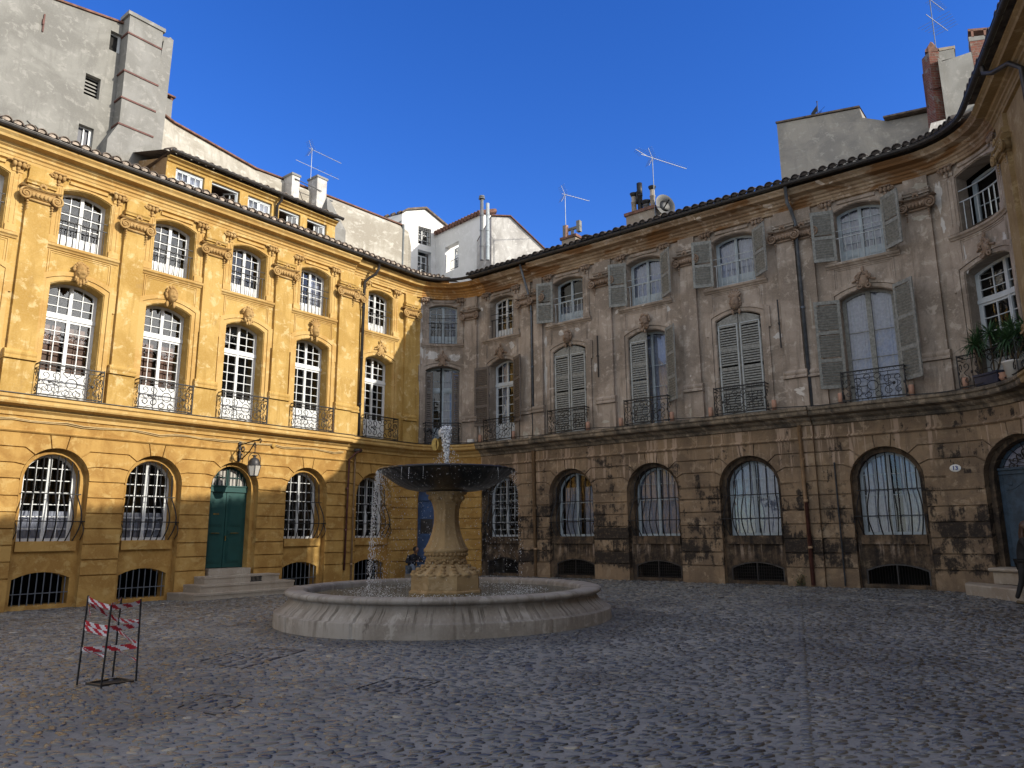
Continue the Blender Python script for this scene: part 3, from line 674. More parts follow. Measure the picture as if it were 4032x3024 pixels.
# ------------------------------------------------------------------ bays
ZP, ZSTR, ZC0, ZC1 = .76, 4.22, 4.62, 5.08
def bay_upper(par, W, c, cfg, yel):
    """W: wall MB; returns the holes of the upper wall"""
    b = bs(c); m = 'yeld' if yel else 'bup'; om = 'terra' if yel else 'borna'
    d = Hole(c, cfg.get('dw', 1.3), 5.1, 8.06, .19); t = Hole(cfg.get('tc', c), cfg.get('tw', 1.2), 9.16, 10.63, .14)
    for h in (d, t): reveal(W, h, b, b-.42)
    f = MB()
    band(f, d, .02, .12, b, b+.03); band(f, d, .13, .24, b, b+.055)
    e = d.grow(.24)
    for sg in (-1, 1):                     # crossette ears
        x = e.c+sg*(e.w/2+.03); f.box(x-.035, x+.035, 7.62, 8.25, b, b+.05)
    sp = cfg.get('fw', 2*.78)              # panel frame under the sill
    l, r = c-sp/2, c+sp/2
    for q in (0, .05):
        for a0, a1, z0, z1 in ((l+q, r-q, 8.94-q, 8.965-q), (l+q, l+q+.025, 8.1+q, 8.94-q), (r-q-.025, r-q, 8.1+q, 8.94-q)): f.box(a0, a1, z0, z1, b, b+.022-q*.15)
    f.sweep([(b, 8.99), (b+.03, 8.99), (b+.05, 9.03), (b+.09, 9.06), (b+.10, 9.11), (b+.05, 9.14), (b, 9.14)], t.l-.34, t.r+.34)
    for sg in (-1, 1):                     # strips beside the top window
        x = t.c+sg*(t.w/2+.16)
        f.box(x-.13, x+.13, 9.14, 9.30, b, b+.07); f.box(x-.11, x+.11, 9.30, 10.72, b, b+.03); f.box(x-.065, x-.045, 9.36, 10.66, b+.03, b+.045); f.box(x+.045, x+.065, 9.36, 10.66, b+.03, b+.045)
        f.box(x-.12, x+.12, 10.72, 11.0, b, b+.05)
        console(par, x, b, om, sg)
    band(f, t, .02, .07, b, b+.03)
    f.sweep([(b, 10.84), (b+.05, 10.86), (b+.05, 10.93), (b, 10.95)], t.l+.12, t.r-.12)
    f.build('surround', m, par)
    mascaron(par, c, b, om, cfg.get('mask', 'lady'))
    return [d, t]
def pier(par, s0, s1, b, m, mname='pilaster', cap=True, om='terra'):
    f = MB(); c = (s0+s1)/2
    f.box(s0-.05, s1+.05, 5.08, 5.95, b, b+.13)
    f.sweep([(b, 5.95), (b+.19, 5.97), (b+.19, 6.02), (b+.15, 6.05), (b+.17, 6.10), (b+.17, 6.14), (b+.13, 6.20), (b, 6.21)], s0-.06, s1+.06)
    f.box(s0, s1, 6.20, 10.05, b, b+.10)
    f.box(s0-.01, s1+.01, 10.05, 11.0, b, b+.09)
    f.sweep([(b, 10.50), (b+.14, 10.5), (b+.14, 10.54), (b+.17, 10.58), (b+.17, 10.62), (b+.12, 10.64), (b, 10.64)], s0-.05, s1+.05)
    ob = f.build(mname, m, par)
    if cap: capital(ob, c, s1-s0, b, om)
    return ob
def ground_bay(par, Wg, c, w, kind, yel, left_edge, right_edge, zb=.08):
    b = bs(c); o1 = b-.03; r = w/2; zs = 3.9-r
    A = Hole(c, w, -.3, zs, r); bi = b-.20
    reveal(Wg, A, o1+.03 if False else b, bi, bottom=False)
    if kind in ('window',):
        wi = Hole(c, w-.26, 1.60, zs, r-.13); bh = Hole(c, w-.28, zb, .72, .16)
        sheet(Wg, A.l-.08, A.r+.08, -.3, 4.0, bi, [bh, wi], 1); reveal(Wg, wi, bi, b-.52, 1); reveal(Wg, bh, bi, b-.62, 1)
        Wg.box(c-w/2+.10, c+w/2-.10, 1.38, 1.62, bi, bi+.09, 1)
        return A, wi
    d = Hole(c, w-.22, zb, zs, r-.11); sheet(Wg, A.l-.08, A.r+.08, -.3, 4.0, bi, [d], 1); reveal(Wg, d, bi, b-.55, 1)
    return A, d
def rustic(mb, holes, s0, s1, bf, zs_of, top=ZSTR-.01):
    """blocks between arches: holes = outer arches sorted; gaps make the grooves"""
    g = .017; rows = 6; o_in, th = 0, .03
    edges = [None]+list(holes)+[None]
    for i in range(len(edges)-1):
        L, R = edges[i], edges[i+1]; a = L.r if L else s0; d = R.l if R else s1
        if d-a < .12: continue
        b = bf((a+d)/2)
        cuts = [x for x in (16.56, 25.3, 34.87) if a < x < d]
        segs = list(zip([a]+cuts, cuts+[d]))
        for (x0, x1) in segs:
            bb = bf((x0+x1)/2); zs = 3.08
            for k in range(rows):
                z0 = ZP+(zs-ZP)*k/rows; z1 = ZP+(zs-ZP)*(k+1)/rows; mb.box(x0+(0 if x0 in cuts else .004), x1-(0 if x1 in cuts else .004), z0+g, z1-g, bb-.045, bb)
            mb.box(x0, x1, -.3, ZP-g, bb-.045, bb+.012)
            LL = L if x0 == a else None; RR = R if x1 == d else None
            def arcside(h, t0, t1, side):     # points on the arch from angle t0 to t1
                if h is None: return None
                n = 4; return [(h.c+side*(h.w/2+.006)*math.cos(t0+(t1-t0)*j/n), h.zs+h.rise*math.sin(t0+(t1-t0)*j/n)) for j in range(n+1)]
            angs = [0, rad(24), rad(48), rad(78)]; zl = [3.08, 3.48, 3.86, top]
            for k in range(3):
                t0, t1 = angs[k], angs[k+1]; zlo, zhi = zl[k], zl[k+1]; e = .022 if k else 0
                poly = []
                # bottom edge left->right
                if LL:
                    al = arcside(LL, t0+e, t1-.02, 1)
                    if k: poly_b = [al[0], (LL.c+(LL.w/2)*math.cos(t0)+.22, zlo+g)]
                    else: poly_b = [al[0]]
                else: al = None; poly_b = [(x0, zlo+g)]
                if RR:
                    ar = arcside(RR, t0+e, t1-.02, -1)
                    if k: poly_b += [(RR.c-(RR.w/2)*math.cos(t0)-.22, zlo+g), ar[0]]
                    else: poly_b += [ar[0]]
                else: ar = None; poly_b += [(x1, zlo+g)]
                # right side up
                poly = poly_b+(ar[1:] if ar else [])
                if k < 2:
                    if RR: poly += [(RR.c-(RR.w/2)*math.cos(t1)-.22, zhi-g)]
                    else: poly += [(x1, zhi-g)]
                    if LL: poly += [(LL.c+(LL.w/2)*math.cos(t1)+.22, zhi-g)]
                    else: poly += [(x0, zhi-g)]
                else:
                    if RR: poly += [(RR.c-.24, top)]
                    else: poly += [(x1, top)]
                    if LL: poly += [(LL.c+.24, top)]
                    else: poly += [(x0, top)]
                if al: poly += al[1:][::-1]
                mb.prism(poly, bb-.045, bb)
    for h in holes:                          # keystones
        b = bf(h.c); t = rad(78); q = []
        for j in range(5): a = math.pi-t-(math.pi-2*t)*j/4; q.append((h.c+(h.w/2+.005)*math.cos(a), h.zs+h.rise*math.sin(a)))
        q[0] = (q[0][0]+.012, q[0][1]); q[-1] = (q[-1][0]-.012, q[-1][1])
        mb.prism(q+[(h.c+.215, top), (h.c-.215, top)], b-.045, b+.004)
CORN = lambda b: [(b, 4.60), (b+.05, 4.62), (b+.06, 4.70), (b+.14, 4.76), (b+.16, 4.82), (b+.34, 4.86), (b+.36, 4.90), (b+.36, 4.97), (b+.40, 5.00), (b+.40, 5.06), (b+.36, 5.09), (b-.02, 5.10)]
STRG = lambda b: [(b, 4.21), (b+.035, 4.22), (b+.06, 4.25), (b+.03, 4.29), (b, 4.31)]
ENT = lambda b: [(b, 10.98), (b+.07, 11.0), (b+.07, 11.07), (b+.09, 11.09), (b+.10, 11.15), (b+.14, 11.18), (b+.14, 11.24), (b+.20, 11.28), (b+.22, 11.34), (b+.40, 11.38), (b+.42, 11.44), (b+.48, 11.50), (b+.48, 11.55), (b-.1, 11.56)]
def tiles(par, a, b, oe, z0, m='tile', fm='fill', length=5., slope=.30, pitch=.26, name='roof', fill=True, pf=P):
    f = MB(); g = MB(); n = int((b-a)/pitch); rnd = random.Random(int(a*7))
    for k in range(n):
        c = a+(k+.5)*pitch+rnd.uniform(-.015, .015); R = .118+rnd.uniform(-.008, .008); dz = rnd.uniform(-.012, .015); oo = oe+rnd.uniform(-.03, .03)
        vs = []; segs = 7
        for (q, rr_) in ((0, R), (0, R-.02), (1, R*.93)):
            for i in range(segs):
                t = math.pi*i/(segs-1); x = rr_*math.cos(t); zz = rr_*math.sin(t)*1.0
                o_ = oo-q*.55; vs.append((c+x, z0+.045+dz+zz+q*.55*slope, o_))
        fs = []
        for i in range(segs-1): fs += [(i, i+1, segs+i+1, segs+i), (i, i+1, 2*segs+i+1, 2*segs+i)]
        f.add([pf(*q) for q in vs], fs)
        if fill: f.add([pf(q[0], q[1], q[2]-.035) for q in vs[segs:2*segs]], [tuple(range(segs))], None, 1)
        # pan between two covers
        pv = []
        for q in (0, 1):
            for i in range(5):
                t = math.pi*i/4; pv.append((c+pitch/2+.075*math.cos(t), z0+.055-.045*math.sin(t)+q*.55*slope, oe+.03-q*.55))
        f.add([pf(*q) for q in pv], [(i, i+1, 6+i, 5+i) for i in range(4)])
    ss = [a+(b-a)*i/max(1, int((b-a)/.6)) for i in range(int((b-a)/.6)+1)] if b-a > .6 else [a, b]
    vs = []; 
    for x in ss: vs += [(x, z0+.06+.4*slope, oe-.4), (x, z0+.06+length*slope, oe-length), (x, z0-.02, oe-.1), (x, z0-.02, oe-length)]
    fs = []
    for i in range(len(ss)-1): k = 4*i; fs += [(k, k+4, k+5, k+1), (k+2, k+6, k+7, k+3)]
    f.add([pf(*q) for q in vs], fs)
    return f.build(name, [m, fm], par)
def gutter(par, a, b, o, z, m='pipe', pf=P, r=.075):
    f = MB(); ss = []; n = max(2, int((b-a)/.35)); ss = [a+(b-a)*i/n for i in range(n+1)]; K = 7
    vs = []
    for x in ss:
        for R in (r, r-.012):
            for i in range(K): t = math.pi+math.pi*i/(K-1); vs.append((x, z+R*math.sin(t), o+R*math.cos(t)))
    fs = []
    for j in range(len(ss)-1):
        for i in range(2*K-1):
            if i != K-1: fs.append((j*2*K+i, j*2*K+i+1, (j+1)*2*K+i+1, (j+1)*2*K+i))
    f.add([pf(*q) for q in vs], fs)
    f.tube([pf(x, z+.002, o+r) for x in ss], .012, 6)
    for x in ss[1::3]:
        f.tube([pf(x, z+(r+.006)*math.sin(math.pi+math.pi*i/8), o+(r+.006)*math.cos(math.pi+math.pi*i/8)) for i in range(9)], .009, 5)
    return f.build('gutter', m, par, False)
def downpipe(par, pts, r, m, collars=()):
    f = MB(); f.tube([P(*q) for q in pts], r, 10)
    for q in collars: f.tube([P(q[0], q[1]-.03, q[2]), P(q[0], q[1]+.03, q[2])], r+.014, 10); f.box(q[0]-.01, q[0]+.01, q[1]-.01, q[1]+.01, 0, q[2])
    return f.build('downpipe', m, par, True)
# ------------------------------------------------------------------ the yellow left wing
house_l = thing('yellow_townhouse', 'sunlit ochre yellow townhouse wing with dark green door and attic storey', 'house', P(9, 0, 0))
house_b = thing('weathered_townhouse', 'weathered pinkish townhouse with grey louvred shutters and sooty ground floor behind the fountain', 'house', P(30, .27, 0))
house_r = thing('ochre_townhouse', 'ochre townhouse wing cut off by the right edge under the dark gutter', 'house', P(43, .2, 0))
SL0, SLU, SLG = -6., 20.02, 22.62
def wall_run(par, s0, s1, z0, z1, holes, mats, extra=None):
    W = MB(); cuts = [x for x in (16.56, 25.3, 34.87) if s0 < x < s1]
    for a, d in zip([s0]+cuts, cuts+[s1]):
        b = bs((a+d)/2); sheet(W, a, d, z0, z1, b, [h for h in holes if a < h.c < d])
    for x in cuts: W.psurf([(x, z0, 0), (x, z1, 0), (x, z1, .12), (x, z0, .12)], [(0, 1, 2, 3)])
    return W
bays = {  # centre: config
 5.05: dict(mask='lady'), 7.5: dict(mask='old'), 9.95: dict(mask='lady'), 12.4: dict(mask='satyr'), 14.95: dict(mask='plume'), 18.02: dict(mask='shell'),
 20.95: dict(mask='shell', dw=1.35, tw=1.12), 23.66: dict(mask='shell', dw=1.2, tw=1.15), 26.83: dict(mask='lady', dw=1.36, tw=1.26), 29.9: dict(mask='satyr', dw=1.36, tw=1.28), 32.98: dict(mask='plume', dw=1.38, tw=1.3), 36.57: dict(mask='shell', dw=1.36, tw=1.24),
 39.75: dict(mask='shell', dw=1.5, tw=1.35)}
grp = {}
def fixgap(): pass
UP = {}
def upper(par, s0, s1, centres, yel):
    hs = []; W0 = MB()
    for c in centres:
        h = bay_upper(par, W0, c, bays[c], yel); UP[c] = h; hs += h
    W = wall_run(par, s0, s1, 5.05, 11.1, hs, None)
    k = len(W.v); W.v += W0.v; W.uv += W0.uv; W.f += [tuple(i+k for i in f) for f in W0.f]; W.m += W0.m
    return W.build('upper_wall', 'yel' if yel else 'bup', par)
upper(house_l, SL0, SLU, [5.05, 7.5, 9.95, 12.4, 14.95, 18.02], True)
upper(house_b, SLU, 40.8, [20.95, 23.66, 26.83, 29.9, 32.98, 36.57, 39.75], False)
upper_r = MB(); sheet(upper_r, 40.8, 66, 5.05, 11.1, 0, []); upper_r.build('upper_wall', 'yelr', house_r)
# ground floors
GB = [(2.6, 1.55, 'window'), (5.05, 1.55, 'window'), (7.5, 1.56, 'window'), (9.97, 1.56, 'window'), (12.42, 1.56, 'door'), (15.0, 1.6, 'window'), (18.0, 1.66, 'window'), (20.8, 1.56, 'door'),
      (23.52, 1.72, 'window'), (26.75, 1.80, 'window'), (29.85, 1.82, 'window'), (32.97, 1.80, 'window'), (36.58, 1.76, 'window'), (39.72, 1.86, 'door')]
GH = {}
for par, s0, s1, yel in ((house_l, SL0, SLG, True), (house_b, SLG, 41.1, False)):
    W0 = MB(); outs = []
    for c, w_, kind in GB:
        if not s0 < c < s1: continue
        zb = {12.42: .77, 20.8: .56, 39.72: .87}.get(c, .1+gz(*P(c, 0, .3)[:2]))
        A, I = ground_bay(par, W0, c, w_, kind, yel, 0, 0, zb); outs.append(A); GH[c] = (A, I)
    R = MB()
    cuts = [x for x in (16.56, 25.3, 34.87) if s0 < x < s1]
    for a, d in zip([s0]+cuts, cuts+[s1]):
        b = bs((a+d)/2); sheet(R, a, d, -.3, 4.64, b-.045, [h for h in outs if a < h.c < d])
    for x in cuts: R.psurf([(x, -.3, -.03), (x, 4.64, -.03), (x, 4.64, .12), (x, -.3, .12)], [(0, 1, 2, 3)])
    rustic(R, outs, s0, s1, bs, None)
    for a, d in zip([s0]+cuts, cuts+[s1]):
        b = bs((a+d)/2); R.box(a, d, 4.30, 4.64, b-.03, b)
    k = len(R.v); R.v += W0.v; R.uv += W0.uv; R.f += [tuple(i+k for i in f) for f in W0.f]; R.m += W0.m
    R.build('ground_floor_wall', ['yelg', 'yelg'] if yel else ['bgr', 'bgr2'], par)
gr = MB(); sheet(gr, 41.1, 66, -.3, 4.64, 0, []); gr.build('ground_floor_wall', 'yelg', house_r)
# mouldings
def runs(s0, s1):
    cuts = [x for x in (16.56, 25.3, 34.87) if s0 < x < s1]; return zip([s0]+cuts, cuts+[s1])
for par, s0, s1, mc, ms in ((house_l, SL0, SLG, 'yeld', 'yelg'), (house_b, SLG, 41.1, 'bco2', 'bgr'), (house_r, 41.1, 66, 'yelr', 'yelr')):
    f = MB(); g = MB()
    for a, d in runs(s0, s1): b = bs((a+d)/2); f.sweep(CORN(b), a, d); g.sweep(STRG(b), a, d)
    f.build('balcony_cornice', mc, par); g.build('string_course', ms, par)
    if mc != 'bco2':
        l_ = MB()
        for a, d in runs(s0, s1): b = bs((a+d)/2); l_.box(a, d, 5.09, 5.105, b-.01, b+.415)
        l_.build('lead_flashing', 'pipe', par)
for par, s0, s1, mc in ((house_l, SL0, SLU, 'yeld'), (house_b, SLU, 22.9, 'cco'), (house_b, 22.9, 40.8, 'bco'), (house_r, 40.8, 66, 'yelr')):
    f = MB()
    for a, d in runs(s0, s1): f.sweep(ENT(bs((a+d)/2)), a, d)
    f.build('entablature', mc, par)
# pilasters
for a, d in ((-1.2, -.6), (1.25, 1.84), (3.65, 4.24), (6.06, 6.65), (8.49, 9.07), (10.87, 11.46), (13.35, 13.98)): pier(house_l, a, d, .12, 'yel')
pier(house_l, 15.95, 16.53, .12, 'yel'); pier(house_l, 16.56, 16.96, 0, 'yel'); pier(house_l, 19.25, 19.79, 0, 'yel')
for a, d, b in ((21.86, 22.44, 0), (24.66, 25.10, 0), (25.34, 25.72, .12), (28.03, 28.65, .12), (31.22, 31.74, .12), (34.32, 34.85, .12), (34.89, 35.33, 0), (37.80, 38.38, 0)): pier(house_b, a, d, b, 'bup', om='borna')
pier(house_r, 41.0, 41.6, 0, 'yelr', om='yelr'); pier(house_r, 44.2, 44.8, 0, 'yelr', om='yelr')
# gutters, tiles
for par, a, d in ((house_l, SL0, 20.0), (house_b, 20.0, 41.0), (house_r, 41.0, 66)):
    gutter(par, a, d, .66, 11.64)
tiles(house_l, SL0, 21.2, .68, 11.68, length=4.6); tiles(house_b, 22.3, 37.2, .68, 11.68, 'tiled', 'tiled', length=4.0); tiles(house_b, 37.2, 40.2, .68, 11.68, 'tiled', 'tiled', length=1.0); tiles(house_r, 41.0, 66, .68, 11.68, length=4.0)
# dark rooms behind the windows
for par, a, d in ((house_l, SL0, 20.9), (house_b, 20.9, 40.0), (house_r, 41.5, 66)):
    f = MB(); n = 24
    for z0, z1 in ((-.3, 4.5), (4.55, 8.6), (8.65, 11.5)):
        f.box(a, d, z0, z1, -2.2, -2.15)
    for z in (4.52, 8.62, 11.45): f.box(a, d, z, z+.03, -2.2, -.44)
    for x in (a, d): f.box(x-.03, x+.03, -.3, 11.5, -2.2, -.3)
    f.build('interior', 'dark', par)
# ------------------------------------------------------------------ windows of the left wing
R5 = lambda a, b, n: [a+(b-a)*k/n for k in range(1, n)]
for c in (5.05, 7.5, 9.95, 12.4, 14.95, 18.02):
    d, t = UP[c]; b = bs(c)
    inner = (5.25, 7.25) if c < 11 else None
    window(house_l, d, b-.36, rows=R5(5.85, 7.23, 5), transom=7.33, upper_rows=[7.62, 7.88], panel=5.85, inner=inner, fm='white' if c < 19 else 'whiteg')
    window(house_l, t, b-.34, rows=R5(9.55, 10.75, 4), panel=9.52, curtain=(dict(m='curt', x=[(.1, .46)]) if c == 14.95 else None))
    bars_top(house_l, t, b-.06, 9.86)
    balcony(house_l, c, 1.52, 5.11, b)
for c, w_, kind in GB:
    if c > 20 or kind != 'window' or c < 4: continue
    A, I = GH[c]; b = bs(c)
    cur = dict(m='curt', z0=1.65, top=2.42) if c < 11 else None
    window(house_l, I, b-.46, rows=[1.62+.30*k for k in range(1, 7)], curtain=cur)
    grille(house_l, I, b-.14)
    basement(house_l, c, w_-.28, b, .1, 'bars')
# green door
def door_leaf(par, l, r, z0, z1, o, m, style, hs=1):
    f = MB(); f.box(l, r, z0, z1, o-.05, o)
    H = z1-z0; pn = [(.06, .40), (.42, .50), (.54, .96)] if style == 'green' else [(.06, .36), (.42, .94)]
    for a, b_ in pn:
        zz0, zz1 = z0+H*a, z0+H*b_; x0, x1 = l+.08, r-.08
        if style != 'green' and a > .4:     # serpentine top panel
            top = [(x0+(x1-x0)*i/12, zz1-.05-.20*(1 if i < 0 else (0.5-0.5*math.cos(math.pi*min(1, max(0, (i/12 if hs > 0 else 1-i/12)*1.35-.1)))))*(-1)-.20) for i in range(13)]
            f.prism([(x0, zz0), (x1, zz0)]+top[::-1], o, o+.012); f.prism([(x0+.05, zz0+.05), (x1-.05, zz0+.05)]+[(x0+.05+(x1-x0-.1)*i/12, top[i][1]-.05) for i in range(13)][::-1], o+.012, o+.03)
            f.ptube([(p_[0], p_[1]+.015, o+.01) for p_ in top], .016, 5)
            f.pblob((x0+.08 if hs > 0 else x1-.08, zz1-.1, o), .05, 1, .4, 1, 10, 6)
        else:
            f.box(x0, x1, zz0, zz1, o, o+.012); f.box(x0+.03, x1-.03, zz0+.03, zz1-.03, o+.012, o+.022); f.box(x0+.06, x1-.06, zz0+.06, zz1-.06, o+.022, o+.014+.014)
    return f.build('door_leaf', m, par)
A, I = GH[12.42]; b = bs(12.42); o = b-.45; zt = 3.02
fan = MB(); band(fan, I, -.07, 0, o-.06, o+.01); fan.box(I.l, I.r, zt, zt+.16, o-.06, o+.05); fan.box(I.l, I.r, zt+.16, zt+.19, o-.06, o+.08); fan.box(I.c-.05, I.c+.05, zt+.18, 3.74, o-.05, o+.02); fan.box(I.l+.05, I.r-.05, zt+.42, zt+.45, o-.05, o+.005)
for k in (-1, 1): fan.box(I.c+k*.33-.015, I.c+k*.33+.015, zt+.18, I.top(I.c+.33)-.03, o-.05, o)
fo = fan.build('fanlight', 'green', house_l)
g = MB(); arched_fill(g, Hole(I.c, I.w, zt+.19, I.zs, I.rise), o-.03, .04, 0, zt+.19); g.build('glass', 'lampg', fo)
g = MB()
for k in range(11): x = I.l+.1+(I.w-.2)*k/10; g.ptube([(x, zt+.19, o+.07), (x, I.top(x)-.02, o+.07)], .011, 5)
g.build('fanlight_bars', 'iron', fo)
for l, r in ((I.l+.05, I.c-.008), (I.c+.008, I.r-.05)):
    lf = door_leaf(house_l, l, r, .80, zt, o, 'green', 'green')
    h = MB(); xm = (l+r)/2; h.ptube([(xm-.12, .80+1.0, o+.02), (xm-.12, 1.80, o+.06), (xm+.12, 1.80, o+.06), (xm+.12, 1.80, o+.02)], .012, 6)
    if l < I.c-.2: h.box(xm-.09, xm+.09, 2.34, 2.38, o+.02, o+.035)
    else: h.box(I.c+.02, I.c+.05, 1.58, 1.72, o+.01, o+.04)
    h.build('handle', 'brass', lf)
f = MB(); f.box(I.l, I.r, .60, .78, o-.1, bs(12.42)+.02); f.build('threshold', 'stone', house_l)
steps = thing('door_steps', 'pale stone steps with a small vent grate below the green door', 'steps', P(12.45, 0, .6))
for k, (hw, dp, z0, z1) in enumerate(((1.80, 1.25, -.1, .20), (1.42, .90, .20, .40), (1.12, .55, .40, .60))):
    f = MB(); f.box(12.45-hw, 12.5+hw+.1, z0, z1, .0, .12+dp); f.box(12.45-hw-.01, 12.5+hw+.11, z1-.05, z1+.004, .0, .12+dp+.02); f.build('step', 'stone', steps)
f = MB()
for k in range(8): x = 12.78+k*.045; f.box(x, x+.02, .42, .54, .67, .69)
f.box(12.75, 13.14, .54, .56, .66, .69); f.box(12.75, 13.14, .405, .42, .66, .69); f.build('vent_grate', 'iron', steps)
# ------------------------------------------------------------------ corner bay and back wing windows
def bwin(c, **k):
    d, t = UP[c]; b = bs(c); return d, t, b
# corner bay C1
d, t, b = bwin(20.95)
window(house_b, t, -.20, rows=R5(9.5, 10.75, 4), panel=9.48, fm='blueg'); bars_top(house_b, t, .05, 9.98, 8)
window(house_b, d, -.36, rows=R5(5.85, 7.23, 4), transom=7.33, upper_rows=[7.7], panel=5.8, fm='blueg', curtain=dict(m='curtd', x=[(.02, .4)]))
for sg in (-1, 1):
    shutter(house_b, d.c+sg*(d.w/2-.02), -sg, 5.2, 8.0, .30, -.12, rad(8), 'shutb', (.28, .62))
balcony(house_b, 20.95, 1.5, 5.11, 0)
# B1
d, t, b = bwin(23.66)
window(house_b, t, -.34, rows=R5(9.5, 10.75, 4), panel=9.48, fm='white'); bars_top(house_b, t, -.05, 9.88, 8)
window(house_b, d, -.36, rows=R5(5.85, 7.23, 4), transom=7.33, upper_rows=[7.7], panel=5.8, fm='whiteg', curtain=dict(m='curt', x=[(-.3, -.05)]))
shutter(house_b, d.l, 1, 5.75, 8.05, .66, .08, rad(172), 'shutb', (.35, .68)); shutter(house_b, d.r, -1, 5.75, 8.2, .66, .08, rad(150), 'shutb', (.35, .68))
balcony(house_b, 23.66, 1.35, 5.11, 0)
# B2: left top shutter, closed door shutters
def tshut(c, left=True, right=True, wd=.62):
    d, t, b = bwin(c)
    if left: shutter(house_b, t.l, 1, 9.2, 10.72, wd, b+.06, rad(160), 'shut', (.5,), .0)
    if right: shutter(house_b, t.r, -1, 9.2, 10.72, wd, b+.06, rad(142), 'shut', (.5,), .0)
for c, cols_ in ((26.83, 1), (29.9, 1), (32.98, 1), (36.57, 2)):
    d, t, b = bwin(c)
    window(house_b, t, b-.30, rows=R5(9.4, 10.75, 4) if cols_ == 2 else [10.0], panel=9.5, fm='blueg', cols=cols_, curtain=(dict(m='curt', x=[(-.46, -.04), (.04, .46)]) if c > 27 else dict(m='curtd', x=[(-.46, .46)], top=9.9)))
    bars_top(house_b, t, b-.02, 9.86, 8, 'ironw')
    balcony(house_b, c, 1.55, 5.11, b)
tshut(26.83, True, False); tshut(29.9); tshut(32.98); tshut(36.57)
def closed(c, leaves=(1, 1)):
    d, t, b = bwin(c); hw = d.w/2-.02
    for sg, on in ((-1, leaves[0]), (1, leaves[1])):
        x = d.c+sg*hw
        if on: shutter(house_b, x, -sg, 5.13, 8.02, hw-.01, b-.05, 0, 'shut', (.27, .52, .74), .2, True)
closed(26.83); closed(32.98); closed(29.9, (1, 0))
d, t, b = bwin(29.9)
window(house_b, d, b-.36, rows=[6.4, 7.1], cols=1, fm='blueg', panel=None, curtain=dict(m='curt'))
shutter(house_b, d.r, -1, 5.75, 8.15, .66, b+.06, rad(140), 'shut', (.33, .66), 0)
f = MB()
# B5 large window
d, t, b = bwin(36.57)
window(house_b, d, b-.22, rows=[6.35, 7.1], cols=1, fm='shut', mull=.13, curtain=dict(m='curt', x=[(-.47, -.02), (.02, .47)]))
shutter(house_b, d.l, 1, 5.55, 8.05, .68, b+.06, rad(160), 'shut', (.33, .66), 0); shutter(house_b, d.r, -1, 5.55, 8.2, .68, b+.06, rad(142), 'shut', (.33, .66), 0)
# C2
d, t, b = bwin(39.75)
window(house_b, d, b-.36, rows=R5(5.85, 7.23, 4), transom=7.33, upper_rows=[7.62, 7.88], panel=5.8, fm='whiteg')
window(house_b, t, b-.62, rows=[9.9], cols=1, panel=9.4, fm='blueg')
f = MB(); f.ptube([(x, 9.95, -.04) for x in subs(t.l-.02, t.r+.02)], .02, 5); f.ptube([(x, 10.25, -.04) for x in subs(t.l-.02, t.r+.02)], .018, 5)
for k in range(7): x = t.l+.1+k*(t.w-.2)/6; f.ptube([(x, 9.16, -.04), (x, 9.95, -.04)], .015, 5)
f.build('window_guard', 'ironw', house_b); balcony(house_b, 39.75, 2.2, 5.11, 0)
# ground windows
for c, w_, kind in GB:
    if c < 22 or kind != 'window': continue
    A, I = GH[c]; b = bs(c)
    if c < 24: window(house_b, I, b-.46, rows=[1.62+.26*k for k in range(1, 8)], fm='whiteg')
    elif c < 28: window(house_b, I, b-.46, rows=[2.2, 2.75], cols=1, fm='blueg', curtain=dict(m='curt', top=3.35, x=[(-.4, .02), (.14, .42)]))
    elif c < 36: window(house_b, I, b-.46, rows=[2.75, 3.25], cols=1 if c < 30 else 1, fm='blueg', curtain=dict(m='curt', x=[(-.44, -.03), (.03, .44)]))
    else: window(house_b, I, b-.40, rows=[2.1, 2.65, 3.2], cols=2, fm='blueg', curtain=dict(m='curt', x=[(-.42, -.08), (.16, .42)]))
    grille(house_b, I, b-.12, 8 if c < 30 else 7)
    zb = .1+gz(*P(c, 0, .3)[:2]); basement(house_b, c, w_-.28, b, zb, 'vent' if c > 36 else 'mesh')
# blue corner door
A, I = GH[20.8]; o = -.40
f = MB(); band(f, I, -.06, 0, o-.06, o+.01); f.box(I.l, I.r, 3.0, 3.14, o-.05, o+.06); f.build('door_frame', 'blue', house_l)
fl = MB(); arched_fill(fl, I, o-.04, .02, 0, 3.0); fl.build('fanlight', 'blue', house_l)
for l, r, hs in ((I.l+.04, I.c-.008, 1), (I.c+.008, I.r-.04, -1)):
    lf = door_leaf(house_l, l, r, .58, 3.0, o, 'blue', 'blue', hs)
    h = MB(); xm = (l+r)/2; h.box(xm-.2, xm+.2, 1.75, 2.30, o+.03, o+.036); h.build('plate' if 0 else 'door_plate', 'pipe', lf)
steps2 = thing('door_steps', 'two pale stone steps under the blue corner door where a man sits', 'steps', P(20.8, .1, .5))
for hw, dp, z0, z1 in ((1.25, 1.05, -.1, .33), (.95, .55, .33, .56)):
    f = MB(); f.box(20.8-hw, 20.8+hw, z0, z1, -.35 if z0 > 0 else 0, dp); f.build('step', 'stone', steps2)
